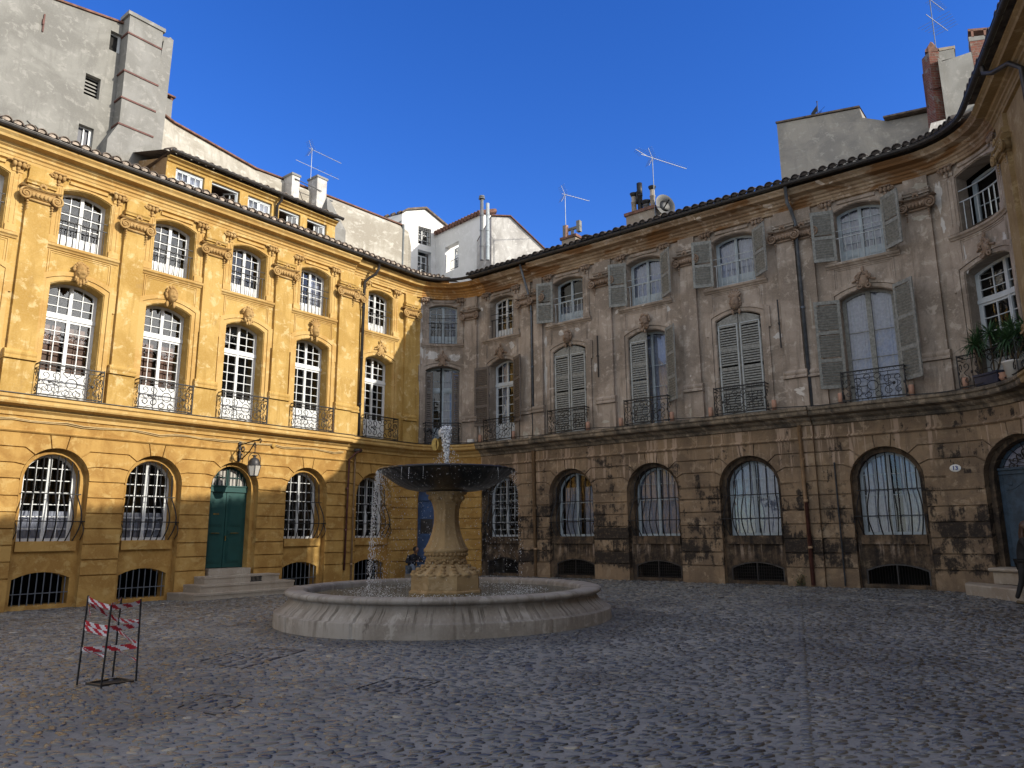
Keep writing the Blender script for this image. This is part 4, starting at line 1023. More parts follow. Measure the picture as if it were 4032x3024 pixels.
# door 13
A, I = GH[39.72]; o = -.42
f = MB(); band(f, I, -.07, 0, o-.06, o+.01); f.box(I.l, I.r, 3.02, 3.12, o-.05, o+.04); f.box(I.l, I.r, 3.12, 3.17, o-.05, o+.09); f.build('door_frame', 'blued', house_b)
for l, r, hs in ((I.l+.05, I.c-.008, 1), (I.c+.008, I.r-.05, -1)):
    lf = door_leaf(house_b, l, r, .88, 3.02, o, 'blued', 'blue', hs)
    h = MB(); xm = l+.62*(r-l); h.ptube([(xm, 1.92, o+.03), (xm-.01, 1.9, o+.08), (xm-.02, 2.03, o+.09), (xm, 2.16, o+.08), (xm, 2.18, o+.03)], .018, 6); h.build('handle', 'iron', lf)
fan = MB(); g = MB(); arched_fill(g, I, o-.03, .04, 0, 3.17)
for k in range(9):
    a = math.pi*(k+.5)/9; x = I.c+.42*math.cos(a)*1.2; z = 3.15+.36*math.sin(a); fan.ptube(spiral(x, z, .11, a, 1.2, o+.03, 1 if k % 2 else -1, 12), .012, 4)
    fan.ptube([(I.c, 3.17, o+.03), (x, z, o+.03), (I.c+.8*math.cos(a), min(I.top(max(I.l, min(I.r, I.c+.8*math.cos(a)))), 3.17+.7*math.sin(a)), o+.03)], .01, 4)
fo = fan.build('fanlight', 'iron', house_b); g.build('glass', 'curtd', fo)
steps3 = thing('door_steps', 'rounded worn stone steps at the faded blue door by the right edge', 'steps', P(39.7, .2, .5))
f = MB(); f.box(39.72-.85, 39.72+.85, .50, .78, -.4, .30); f.build('step', 'stone', steps3)
f = MB(); f.sweep([(-.4, .76), (.33, .76), (.38, .79), (.39, .82), (.36, .85), (-.4, .87)], 39.72-.92, 39.72+.92); f.build('threshold', 'stone', steps3)
f = MB(); q = []
cs = [(39.72-1.55+.28*(1-math.cos(t_)), .9*math.sin(t_)) for t_ in [math.pi/2*i/6 for i in range(7)]]
pts = cs+[(39.72+1.5, .9), (39.72+1.6, 0)]; pts = [(x, 0, o_) for x, o_ in pts]; n = len(pts)
f.psurf([(x, .50, o_) for x, _, o_ in pts]+[(x, .47, o_+.03) for x, _, o_ in pts]+[(x, .0, o_) for x, _, o_ in pts], [tuple(range(n))]+[(i, i+1, n+i+1, n+i) for i in range(n-1)]+[(n+i, n+i+1, 2*n+i+1, 2*n+i) for i in range(n-1)])
f.build('step', 'stone', steps3)
# ------------------------------------------------------------------ downpipes
downpipe(house_l, [(17.35, 11.55, .62), (17.36, 11.35, .6), (17.3, 11.15, .5), (17.15, 11.0, .3), (17.08, 10.85, .16), (17.08, 5.1, .10)], .055, 'pipe', [(17.08, 9.9, .14), (17.08, 8.0, .12), (17.08, 6.3, .11)])
downpipe(house_l, [(17.08, 4.66, .30), (16.85, 4.5, .25), (16.72, 4.30, .10), (16.70, .55, .06)], .035, 'pipr', [(16.7, 3.3, .06), (16.7, 1.9, .06)])
downpipe(house_l, [(16.95, 4.45, .12), (17.0, 4.2, .07), (17.0, .05, .06)], .03, 'pipec', [(17.0, 2.6, .06), (17.0, .75, .06)])
f = MB(); f.pblob((17.0, 4.62, .2), .12, 1.6, 1, .7, 10, 6); f.build('pipe_elbow', 'pipe', house_l, True)
downpipe(house_b, [(25.05, 11.55, .62), (25.08, 11.3, .56), (25.14, 10.6, .3), (25.2, 10.0, .16), (25.2, 5.1, .10)], .045, 'pipeb', [(25.2, 9.8, .15), (25.2, 7.7, .12)])
downpipe(house_b, [(25.2, 4.62, .14), (25.2, .3, .08)], .06, 'pipec', [(25.2, 2.6, .08), (25.2, 1.2, .08)])
downpipe(house_b, [(34.86, 11.55, .62), (34.86, 11.1, .58), (34.90, 10.9, .4), (34.92, 10.6, .18), (34.92, 5.1, .12)], .05, 'pipeb', [(34.92, 8.0, .15)])
downpipe(house_b, [(34.55, 4.62, .22), (34.55, 2.6, .20), (34.57, .3, .20)], .05, 'pipec', [(34.55, 3.7, .19), (34.56, 2.55, .2), (34.57, 1.3, .2)])
f = MB(); f.ptube([(34.56, 2.5, .2), (34.57, .3, .2)], .056, 8); f.build('pipe_foot', 'pipr', house_b, True)
downpipe(house_b, [(35.35, 3.55, .05), (35.35, .3, .07)], .022, 'pipeb')
# iron wall anchors
for x in (28.08, 34.25):
    f = MB(); f.box(x-.018, x+.018, 6.9, 8.35, .23, .26); f.box(x-.03, x+.03, 7.6, 7.66, .23, .28); f.build('wall_anchor', 'iron', house_b)
# swan-neck gutter outlet seen at the right edge
downpipe(house_r, [(42.75, 11.58, .64), (42.78, 11.4, .62), (42.9, 11.3, .5), (43.3, 11.22, .3), (43.4, 11.0, .12), (43.4, 5.1, .1)], .055, 'pipe')
def patch(par, c, z, rs, rz, m, seed, b=0.):
    q = random.Random(seed); n = 22; ph = [q.random()*6.28 for _ in range(4)]
    poly = [(c+rs*(1+.25*math.sin(2*a+ph[0])+.18*math.sin(5*a+ph[1])+.10*math.sin(9*a+ph[2]))*math.cos(a), z+rz*(1+.22*math.sin(3*a+ph[3])+.18*math.sin(7*a+ph[1]))*math.sin(a)) for a in [2*math.pi*i/n for i in range(n)]]
    f = MB(); f.prism(poly, b-.002, b+.004); f.build('bare_plaster_patch', m, par)
for i, (c, z, a, h_, m_) in enumerate(((20.13, 10.3, .10, .35, 'whs'), (20.07, 9.2, .05, .5, 'whs'), (20.18, 8.75, .13, .22, 'whs'), (20.55, 8.68, .28, .16, 'whs'), (21.45, 8.6, .20, .15, 'whs'), (20.08, 7.6, .07, .7, 'whs'), (22.52, 5.8, .05, .25, 'whs'), (24.15, 8.72, .12, .14, 'whs'), (26.5, 8.74, .10, .10, 'whs'), (27.2, 8.76, .09, .07, 'whs'), (25.82, 8.55, .05, .2, 'whs'), (25.80, 7.3, .06, .65, 'whs'), (27.9, 7.3, .07, .15, 'whs'), (30.72, 8.8, .06, .09, 'whs'), (38.62, 9.5, .05, .22, 'whs'), (40.35, 8.4, .10, .22, 'whs'), (39.05, 8.35, .05, .35, 'whs'), (36.9, 10.8, .03, .03, 'whs'), (34.15, 7.3, .11, .09, 'whs'), (38.6, 10.35, .09, .4, 'whs'), (37.65, 8.2, .04, .1, 'bare'), (35.65, 10.6, .05, .2, 'bare'))):
    patch(house_b, c, z, a, h_, 'whs' if m_ == 'whs' else 'palew', i+3, bs(c))
for i, (c, z, a, h_) in enumerate(((38.22, 10.72, .18, .10), (38.1, 9.85, .16, .07), (35.13, 7.9, .025, .45), (25.45, 5.25, .10, .16), (24.85, 5.22, .11, .14), (28.3, 5.35, .12, .05), (31.35, 5.35, .05, .12))):
    patch(house_b, c, z, a, h_, 'palew', i+40, bs(c)+(.10 if z > 6 else .13))
# ------------------------------------------------------------------ attic storey on the left wing
at = MB(); o = -1.6; z0, z1 = 11.9, 13.62; A_, B_ = 10.3, 17.0
ws = [(10.62, 11.60), (11.86, 12.90), (13.22, 14.18), (14.48, 15.40), (15.70, 16.60)]
hs = [Hole((a+b)/2, b-a, 12.35, 13.42, 0) for a, b in ws]
sheet(at, A_, B_, z0, z1, o, hs)
for h in hs: reveal(at, h, o, o-.25)
at.psurf([(A_, 11.9, o), (A_, 13.62, o), (A_+.2, 14.5, -4.4), (A_+.2, 11.9, -4.4)], [(0, 1, 2, 3)], 1); at.psurf([(B_, 11.9, o), (B_, 13.62, o), (B_, 14.4, -4.4), (B_, 11.9, -4.4)], [(0, 1, 2, 3)], 1)
at.sweep([(o, 13.5), (o+.06, 13.52), (o+.09, 13.58), (o+.2, 13.62), (o+.2, 13.66), (o, 13.68)], A_, B_)
atob = at.build('attic', ['yel', 'ochw'], house_l)
for i, h in enumerate(hs):
    f = MB(); oo = o-.12; band(f, h, -.05, 0, oo-.05, oo+.02); f.box(h.l, h.r, h.zb, h.zb+.07, oo-.05, oo+.03); f.box(h.l, h.r, h.zs-.07, h.zs, oo-.05, oo+.03)
    g = MB(); leaves = {0: (-1, 1), 1: (), 2: (-1, 1), 3: (), 4: ()}[i]
    def leaf(f, g, x0, x1, op, sg):
        # op: opening angle of the casement about its outer stile
        p0, n0 = fr(x0); t0 = V2(-n0[1], n0[0]); hp = p0+n0*oo; dd = t0*(sg*math.cos(op))-n0*(math.sin(op))*(1) ; wdt = abs(x1-x0)
        def q(x, z): w_ = hp+dd*x; return (w_[0], w_[1], z)
        def bar(x0_, x1_, za, zb_):
            n_ = V2(dd[1], -dd[0])*.02; a = [q(x0_, za), q(x1_, za), q(x1_, zb_), q(x0_, zb_)]; f.add([(p[0]+n_[0]*s_, p[1]+n_[1]*s_, p[2]) for s_ in (-1, 1) for p in a], [(0, 1, 2, 3), (4, 5, 6, 7), (0, 1, 5, 4), (1, 2, 6, 5), (2, 3, 7, 6), (3, 0, 4, 7)])
        za, zb_ = h.zb+.06, h.zs-.06
        bar(0, .05, za, zb_); bar(wdt-.05, wdt, za, zb_); bar(0, wdt, za, za+.05); bar(0, wdt, zb_-.05, zb_); bar(wdt/2-.012, wdt/2+.012, za, zb_)
        for k in (1, 2): zz = za+(zb_-za)*k/3; bar(0, wdt, zz-.012, zz+.012)
        g.add([q(.03, za), q(wdt-.03, za), q(wdt-.03, zb_), q(.03, zb_)], [(0, 1, 2, 3)])
    if i in (0, 2): leaf(f, g, h.l+.05, h.c, 0, 1); leaf(f, g, h.r-.05, h.c, 0, -1)
    elif i == 1: leaf(f, g, h.r-.05, h.c, rad(50), -1)
    else: leaf(f, g, h.r-.05, h.c, rad(18), -1)
    wo_ = f.build('window', 'whiteg', house_l); g.build('glass', 'glass', wo_)
    if i == 0 or i == 2:
        c_ = MB(); c_.psurf([(h.l+.05, h.zb+.05, oo-.1), (h.r-.05, h.zb+.05, oo-.1), (h.r-.05, h.zs-.05, oo-.1), (h.l+.05, h.zs-.05, oo-.1)], [(0, 1, 2, 3)]); c_.build('curtain', 'curtd', wo_)
f = MB(); f.box(A_+.05, B_-.05, 11.9, 13.6, -3.6, -3.5); f.build('attic_interior', 'dark', house_l)
gutter(house_l, A_-.05, B_+.1, o+.33, 13.78); tiles(house_l, A_-.05, B_+.1, o+.28, 13.74, length=3.0, name='attic_roof')
downpipe(house_l, [(14.35, 13.72, o+.33), (14.36, 13.55, o+.3), (14.33, 13.4, o+.1), (14.33, 12.0, o+.06)], .05, 'pipe')
# PART2MARK
# ------------------------------------------------------------------ houses behind the square (facade coordinates with their own setback)
def solid(name, mats, par, poly, o_front, depth, holes=(), hd=.25):
    """wall of outline poly (s,z) at setback o_front, extruded back by depth; rectangular window recesses"""
    f = MB(); n = len(poly)
    f.psurf([(x, z, o_front) for x, z in poly]+[(x, z, o_front-depth) for x, z in poly], [(i, (i+1) % n, n+(i+1) % n, n+i) for i in range(n)]+[tuple(n+i for i in range(n))])
    if not holes: f.psurf([(x, z, o_front) for x, z in poly], [tuple(range(n))])
    else:
        xs = sorted({x for x, z in poly}|{h.l for h in holes}|{h.r for h in holes})
        def topz(x):
            up = [p for p in poly if p[1] > min(q[1] for q in poly)+.01]; up = sorted(up)
            for a, b in zip(up, up[1:]):
                if a[0] <= x <= b[0]: return a[1]+(b[1]-a[1])*(x-a[0])/max(1e-6, b[0]-a[0])
            return up[0][1] if x < up[0][0] else up[-1][1]
        zb = min(q[1] for q in poly)
        for a, b in zip(xs, xs[1:]):
            zl = zb
            for h in sorted([h for h in holes if h.l < (a+b)/2 < h.r], key=lambda h: h.zb):
                f.psurf([(a, zl, o_front), (b, zl, o_front), (b, h.zb, o_front), (a, h.zb, o_front)], [(0, 1, 2, 3)]); zl = h.zs
            f.psurf([(a, zl, o_front), (b, zl, o_front), (b, topz(b), o_front), (a, topz(a), o_front)], [(0, 1, 2, 3)])
        for h in holes: reveal(f, h, o_front, o_front-hd)
    return f.build(name, mats, par)
def HR(l, r, zb, zt): return Hole((l+r)/2, r-l, zb, zt, 0)
gt = thing('grey_tall_building', 'tall grey rendered building rising behind the yellow wing at upper left', 'building', P(7, 0, -4.5))
o = -4.5
gh = [HR(9.32, 9.72, 18.27, 19.02), HR(8.70, 9.18, 16.25, 17.03), HR(8.67, 9.14, 14.38, 15.15)]
solid('wall', 'grey', gt, [(1.0, 0), (1.0, 18.6), (5.9, 18.9), (7.3, 19.02), (8.3, 19.2), (9.8, 19.46), (11.3, 19.86), (11.3, 0)], o, 6, gh, .22)
f = MB(); f.sweep([(o-.1, 19.0), (o+.10, 18.99), (o+.10, 19.04), (o-.1, 19.06)], 6.9, 7.0)
rf = [(5.9, 18.92), (7.3, 19.04), (8.3, 19.22), (9.75, 19.48)]
for (a, za), (b_, zb_) in zip(rf, rf[1:]):
    f.psurf([(a, za, o+.06), (b_, zb_, o+.06), (b_, zb_+.07, o+.06), (a, za+.07, o+.06), (a, za, o-3), (b_, zb_, o-3), (b_, zb_+.5, o-3), (a, za+.5, o-3)], [(0, 1, 2, 3), (0, 1, 5, 4), (3, 2, 6, 7)])
f.build('roof', 'tiler', gt)
for i, h in enumerate(gh):
    f = MB(); oo = o-.18
    if i == 1:
        for k in range(6): z = h.zb+.06+k*.13; f.psurf([(h.l, z, oo), (h.r, z, oo), (h.r, z+.09, oo-.06), (h.l, z+.09, oo-.06)], [(0, 1, 2, 3)])
        f.build('louvre_panel', 'greyc', gt)
    else:
        band(f, h, -.04, 0, oo-.04, oo); f.box(h.r-.09, h.r, h.zb, h.zs, oo, oo+.03)
        if i == 2: f.box(h.c-.03, h.c+.01, h.zb, h.zs, oo-.03, oo+.01)
        wb = f.build('window', 'white', gt)
        g = MB(); g.box(h.l, h.r, h.zb, h.zs, oo-.08, oo-.05); g.build('glass' if 0 else 'pane', 'dark' if i == 0 else 'navy', wb)
f = MB(); f.box(7.27, 7.31, 17.75, 18.39, o, o+.05); f.box(7.25, 7.29, 18.0, 18.2, o, o+.07); f.build('wall_anchor', 'pipr', gt)
# flue built against it
f = MB(); of = -4.0
f.psurf([(a, z, q) for q in (of, o-.05) for a, z in ((9.39, 13.0), (9.40, 14.75), (9.71, 15.45), (9.69, 19.7), (10.86, 19.62), (10.85, 13.0))], [(0, 1, 2, 3, 4, 5)]+[(i, (i+1) % 6, 6+(i+1) % 6, 6+i) for i in range(6)])
fl = f.build('flue', 'greyc', gt)
f = MB(); f.box(9.62, 10.93, 19.6, 19.74, o-.1, of+.05); f.build('flue_cap', 'greyc', fl)
for a_, b_, z in ((9.66, 10.87, 18.9), (9.66, 10.87, 17.44), (9.66, 10.87, 16.42), (9.66, 10.87, 15.44), (9.39, 10.4, 14.05)): f = MB(); f.box(a_, b_, z-.03, z+.03, o, of+.03); f.build('iron_strap', 'pipr', fl)
# faded graffiti along its foot
f = MB(); q = o+.012
f.ptube([(6.05+.28*math.cos(t_), 14.05+.30*math.sin(t_), q) for t_ in [math.pi*(i/12) for i in range(13)]], .02, 4, mi=1); f.prism([(6.05+.26*math.cos(math.pi*i/10), 14.05+.27*math.sin(math.pi*i/10)) for i in range(11)], q-.01, q, 0)
f.ptube([(6.5, 14.35, q), (6.66, 14.0, q), (6.75, 14.4, q)], .02, 4, mi=1)
for k in range(4): f.ptube([(7.2+.22*k, 14.55-.06*k, q), (8.0+.16*k, 14.02-.02*k, q)], .018, 4, mi=1)
f.prism([(7.3, 14.5), (8.3, 14.05), (8.25, 13.85), (7.3, 14.1)], q-.01, q-.002, 0); f.build('wall_painting', ['graf', 'grafd'], gt)
pf_ = solid('party_wall_end', 'greyc', gt, [(10.9, 13), (10.9, 16.8), (11.1, 19.6), (11.32, 19.86), (11.45, 19.8), (11.35, 13)], -4.42, .7)
# low chimney beside it
sc_ = thing('chimney', 'squat grey chimney with a brick slot beside the tall grey building', 'chimney', P(11.9, 16.8, -5.6))
f = MB(); f.box(11.7, 12.08, 16.6, 18.02, -5.9, -5.4); f.build('shaft', 'greyc', sc_)
f = MB(); f.box(11.64, 12.16, 18.14, 18.2, -5.95, -5.33); f.box(11.68, 11.72, 18.02, 18.14, -5.9, -5.4); f.box(12.0, 12.1, 18.02, 18.14, -5.9, -5.4); f.build('cap', 'tiler', sc_)
# long cream wall
lw = thing('long_cream_building', 'long building with a bare patchy cream wall between the grey tower and the white houses', 'building', P(15, 0, -5))
solid('wall', 'palew', lw, [(10.6, 0), (10.6, 17.25), (11.29, 17.09), (12.0, 16.86), (15.5, 16.41), (17.3, 16.49), (19.1, 16.56), (20.35, 16.14), (20.44, 15.9), (20.48, 15.2), (20.48, 0)], -5.0, .35)
f = MB(); rf = [(11.29, 17.11), (12.0, 16.88), (15.5, 16.43), (17.3, 16.51), (19.1, 16.58), (20.35, 16.16)]
for (a, za), (b_, zb_) in zip(rf, rf[1:]): f.psurf([(a, za, -4.9), (b_, zb_, -4.9), (b_, zb_+.06, -4.9), (a, za+.06, -4.9), (a, za, -5.4), (b_, zb_, -5.4), (b_, zb_+.1, -5.4), (a, za+.1, -5.4)], [(0, 1, 2, 3), (0, 1, 5, 4), (3, 2, 6, 7)])
f.build('roof', 'tiler', lw)
f = MB(); f.tube([P(20.36, 16.2, -4.9), P(20.34, 11, -4.9)], .06, 8); f.build('downpipe', 'ironw', lw, True)
f = MB(); f.prism([(18.75, 16.5), (18.9, 16.78), (19.2, 16.82), (19.6, 16.55), (19.6, 16.4)], -6.2, -5.2); f.build('roof_dormer', 'wh', lw)
tc = thing('twin_chimney', 'pair of pale rendered chimney shafts braced by an iron rod', 'chimney', P(17.7, 13.5, -4.3))
for a, b_, q0, q1, zt in ((16.78, 17.15, -4.9, -4.3, 16.5), (18.0, 18.5, -4.9, -4.25, 16.86)):
    f = MB(); f.box(a, b_, 13.2, zt, q0, q1); s_ = f.build('shaft', 'wh' if 0 else 'whs', tc)
    f = MB(); f.box(a-.04, b_+.04, zt, zt+.09, q0-.04, q1+.04); f.build('cap', 'greyc', s_)
f = MB(); f.box(17.15, 18.0, 13.2, 16.35, -5.0, -4.75); f.build('web_wall', 'whs', tc)
f = MB(); f.ptube([(16.9, 16.35, -4.27), (18.2, 16.25, -4.2)], .018, 5); f.ptube([(16.9, 16.35, -4.27), (17.7, 15.6, -4.7)], .015, 5); f.build('brace', 'iron', tc)
f = MB(); f.ptube([(18.5, 15.9, -4.5), (18.62, 15.92, -4.4), (18.66, 16.1, -4.4), (18.95, 16.12, -4.4)], .035, 6); f.build('vent_pipe', 'alu', tc)
f = MB(); f.psurf([(17.65, 14.2, -2.9), (18.55, 14.2, -2.9), (18.3, 14.2, -3.9), (17.6, 14.2, -3.9), (17.88, 15.62, -3.4), (18.1, 15.5, -3.4)], [(0, 1, 5, 4), (1, 2, 5), (2, 3, 4, 5), (3, 0, 4)])
f.psurf([(17.65, 13.2, -2.9), (18.55, 13.2, -2.9), (18.3, 13.2, -3.9), (17.6, 13.2, -3.9), (17.65, 14.2, -2.9), (18.55, 14.2, -2.9), (18.3, 14.2, -3.9), (17.6, 14.2, -3.9)], [(0, 1, 5, 4), (1, 2, 6, 5), (2, 3, 7, 6), (3, 0, 4, 7)])
tag(f.build('pyramid_vent', 'greyc'), 'grey slate clad pyramid vent at the right end of the attic roof', 'roof vent')
# ---- white houses behind the corner: own local planes
class PL:
    def __init__(s, p0, az): s.p = V2(*p0); s.d = V2(math.sin(az), math.cos(az)); s.n = V2(s.d[1], -s.d[0])
    def __call__(s, t, z, o=0): q = s.p+s.d*t+s.n*o; return (q[0], q[1], z)
def pwall(f, pl, t0, t1, z0, tops, holes, hd=.3, mi=0):
    """tops: list of (t,z) roofline"""
    xs = sorted({t0, t1}|{x for x, _ in tops if t0 < x < t1}|{v for h in holes for v in (h[0], h[1])})
    def tz(x):
        for a, b in zip(tops, tops[1:]):
            if a[0] <= x <= b[0]: return a[1]+(b[1]-a[1])*(x-a[0])/max(1e-6, b[0]-a[0])
        return tops[-1][1]
    def q(a, za, za2, b, zb, zb2): f.add([pl(a, za), pl(b, zb), pl(b, zb2), pl(a, za2)], [(0, 1, 2, 3)], [(a, za), (b, zb), (b, zb2), (a, za2)], mi)
    for a, b in zip(xs, xs[1:]):
        zl = z0
        for h in sorted([h for h in holes if h[0] <= (a+b)/2 <= h[1]], key=lambda h: h[2]): q(a, zl, h[2], b, zl, h[2]); zl = h[3]
        q(a, zl, tz(a), b, zl, tz(b))
    for (a, b, z, zt) in holes:
        for A, B in (((a, z), (b, z)), ((b, z), (b, zt)), ((b, zt), (a, zt)), ((a, zt), (a, z))): f.add([pl(*A), pl(*B), pl(*B, -hd), pl(*A, -hd)], [(0, 1, 2, 3)], None, mi)
def pbox(f, pl, a, b, z0, z1, o0, o1, mi=0):
    f.add([pl(x, z, o) for o in (o0, o1) for x, z in ((a, z0), (b, z0), (b, z1), (a, z1))], [(0, 1, 2, 3), (4, 5, 6, 7), (0, 1, 5, 4), (1, 2, 6, 5), (2, 3, 7, 6), (3, 0, 4, 7)], None, mi)
def pwindow(par, pl, a, b, z0, z1, o=-.25, rail=None, gr=False, rows=3):
    f = MB(); m = (a+b)/2
    for x0, x1, za, zb in ((a, a+.05, z0, z1), (b-.05, b, z0, z1), (a, b, z0, z0+.06), (a, b, z1-.05, z1), (m-.04, m+.04, z0, z1)): pbox(f, pl, x0, x1, za, zb, o-.04, o)
    for k in range(1, rows): z = z0+(z1-z0)*k/rows; pbox(f, pl, a, b, z-.012, z+.012, o-.03, o-.005)
    w_ = f.build('window', 'white', par); g = MB(); g.add([pl(a, z0, o-.02), pl(b, z0, o-.02), pl(b, z1, o-.02), pl(a, z1, o-.02)], [(0, 1, 2, 3)]); g.build('glass', 'glass', w_)
    d = MB(); pbox(d, pl, a-.3, b+.3, z0-.3, z1+.3, -1.0, -.95); d.build('interior', 'dark', w_)
    if rail or gr:
        r_ = MB(); zt = z1 if gr else rail
        for k in range(7): x = a+(b-a)*k/6; r_.tube([pl(x, z0, o+.22), pl(x, zt, o+.22)], .012, 4)
        for z in ([z0+.05, zt] if not gr else [z0+.15, (z0+zt)/2, zt-.15]): r_.tube([pl(a, z, o+.22), pl(b, z, o+.22)], .014, 4)
        r_.build('window_railing', 'iron', w_)
W0p = (-3.91, 36.); az1, az2 = rad(51), rad(-40); p1 = PL(W0p, az1)
w2d = V2(math.sin(az2), math.cos(az2)); p2 = PL((W0p[0], W0p[1]), az2); p2.n = V2(-w2d[1], w2d[0])
wh1 = thing('white_house', 'whitewashed gabled house with two stacked windows behind the corner', 'house', p1(-1, 0))
f = MB(); h1 = [(-1.03, -.26, 16.22, 17.16), (-1.03, -.23, 14.57, 15.9)]
pwall(f, p1, -2.0, 2.6, 0, [(-2.0, 17.55), (-1.73, 17.78), (-.64, 18.15), (.77, 17.5), (2.6, 16.7)], h1)
f.add([p1(-2, 0), p1(-2, 17.55), p1(-2, 17.6, -5), p1(-2, 0, -5)], [(0, 1, 2, 3)]); f.add([p1(-2, 17.2, 0), p1(-2, 17.55, 0), p1(-3.6, 17.2, -2.5), p1(-3.6, 16.0, -2.5)], [(0, 1, 2, 3)])
f.build('wall', 'wh', wh1)
f = MB(); rl = [(-2.05, 17.55), (-1.73, 17.80), (-.64, 18.18), (.77, 17.52), (2.6, 16.72)]
for (a, za), (b_, zb_) in zip(rl, rl[1:]): f.add([p1(a, za, .12), p1(b_, zb_, .12), p1(b_, zb_+.1, .12), p1(a, za+.1, .12), p1(a, za, -5), p1(b_, zb_, -5), p1(b_, zb_+.1, -5), p1(a, za+.1, -5)], [(0, 1, 2, 3), (0, 1, 5, 4), (3, 2, 6, 7)])
for k in range(9): t_ = k/8; f.tube([p1(-2.02-1.6*t_, 17.62-.38*t_, -.1-2.4*t_), p1(-1.9-1.6*t_, 17.75-.38*t_, -.5-2.4*t_)], .13, 6)
f.build('roof', 'tile', wh1)
pwindow(wh1, p1, -1.0, -.29, 16.25, 17.13, gr=True); pwindow(wh1, p1, -1.0, -.36, 14.6, 15.7, rail=15.15)
wh2 = thing('white_house', 'shaded white house wall with a deep window and a red tiled eave', 'house', p2(-2, 0))
f = MB(); pwall(f, p2, -3.9, 0, 0, [(-3.9, 16.68), (0, 16.9)], [(-2.06, -.9, 14.57, 15.95)], .3); f.add([p2(-3.9, 0), p2(-3.9, 16.68), p2(-3.9, 16.9, -1), p2(-3.9, 0, -1)], [(0, 1, 2, 3)]); f.build('wall', 'wh', wh2)
f = MB()
for k in range(15):
    t_ = -3.85+3.9*k/15
    f.tube([p2(t_, 16.75+.2*(k/15), .16), p2(t_, 17.15+.2*(k/15), -.9)], .12, 6)
f.add([p2(-3.9, 16.68, .1), p2(.1, 16.9, .1), p2(.1, 17.25, -1.), p2(-3.9, 17.05, -1.)], [(0, 1, 2, 3)]); f.build('roof', 'tiler', wh2)
pwindow(wh2, p2, -1.98, -1.35, 14.6, 15.8, o=-.26, rail=15.1)
p3 = PL((-.84, 30.), rad(75))
wh3 = thing('white_house', 'stained white gable wall sloping down to the right with two metal flues', 'house', p3(1, 0))
f = MB(); pwall(f, p3, 0, 3.6, 0, [(0, 15.22), (.85, 15.28), (2.73, 13.61), (3.6, 12.85)], [])
f.add([p3(0, 0), p3(0, 15.22), p3(0, 15.22, -3), p3(0, 0, -3)], [(0, 1, 2, 3)]); f.build('wall', 'whs', wh3)
f = MB()
for (a, za), (b_, zb_) in (((0, 15.24), (.85, 15.3)), ((.85, 15.3), (3.6, 12.87))): f.add([p3(a, za, .08), p3(b_, zb_, .08), p3(b_, zb_+.05, .08), p3(a, za+.05, .08), p3(a, za, -3), p3(b_, zb_, -3), p3(b_, zb_+.05, -3), p3(a, za+.05, -3)], [(0, 1, 2, 3), (0, 1, 5, 4), (3, 2, 6, 7)])
f.build('roof', 'tiler', wh3)
for x, zt, cap_ in ((-1.23, 15.75, True), (-.98, 15.55, False)):
    f = MB(); f.tube([(x, 29.4, 13.0), (x, 29.4, zt)], .075, 10); 
    for z in (13.6, 14.3, 15.0): f.tube([(x, 29.4, z), (x, 29.4, z+.05)], .09, 10)
    if cap_: f.tube([(x, 29.4, zt), (x, 29.4, zt+.04)], .14, 10); f.tube([(x, 29.4, zt+.08), (x, 29.4, zt+.14)], .12, 10)
    f.build('flue_pipe', 'ironw' if not cap_ else 'alu', wh3, True)
# ---- grey building at upper right
gr_ = thing('grey_building', 'blank grey rendered gable rising above the right part of the weathered wing', 'building', P(35, 0, -5))
solid('wall', 'greyr', gr_, [(33.1, 0), (33.07, 16.85), (35.96, 16.37), (36.02, 15.98), (36.8, 15.55), (38.4, 15.15), (39.4, 15.1), (39.4, 0)], -5., 2)
f = MB(); rf = [(33.04, 16.88), (35.97, 16.4)]
for (a, za), (b_, zb_), e in ((rf[0], rf[1], .05), ((36.7, 15.60), (38.4, 15.2), .25)): f.psurf([(a, za, -5+e), (b_, zb_, -5+e), (b_, zb_+.06, -5+e), (a, za+.06, -5+e), (a, za, -6), (b_, zb_, -6), (b_, zb_+.06, -6), (a, za+.06, -6)], [(0, 1, 2, 3), (0, 1, 5, 4), (3, 2, 6, 7)])
f.build('roof', 'tile', gr_)
vn = thing('weathervane', 'small black flag weathervane on the grey gable at the right', 'weathervane', P(34.5, 16.68, -5.2))
f = MB(); f.ptube([(34.52, 16.6, -5.2), (34.52, 17.28, -5.2)], .015, 5); f.pblob((34.52, 17.3, -5.2), .03, n=6, m=4); f.build('mast', 'iron', vn)
f = MB(); f.prism([(34.5, 17.15), (34.5, 16.92), (34.28, 16.76), (34.28, 16.92)], -5.205, -5.195)
for k in range(8): a = k*math.pi/4; f.ptube([(34.56, 16.82, -5.2), (34.56+.13*math.cos(a), 16.82+.1*math.sin(a), -5.2+.05*math.cos(a*2))], .006, 4)
f.ptube([(34.56, 16.85, -5.2), (34.8, 16.95, -5.1)], .006, 4); f.build('flag', 'iron', vn)
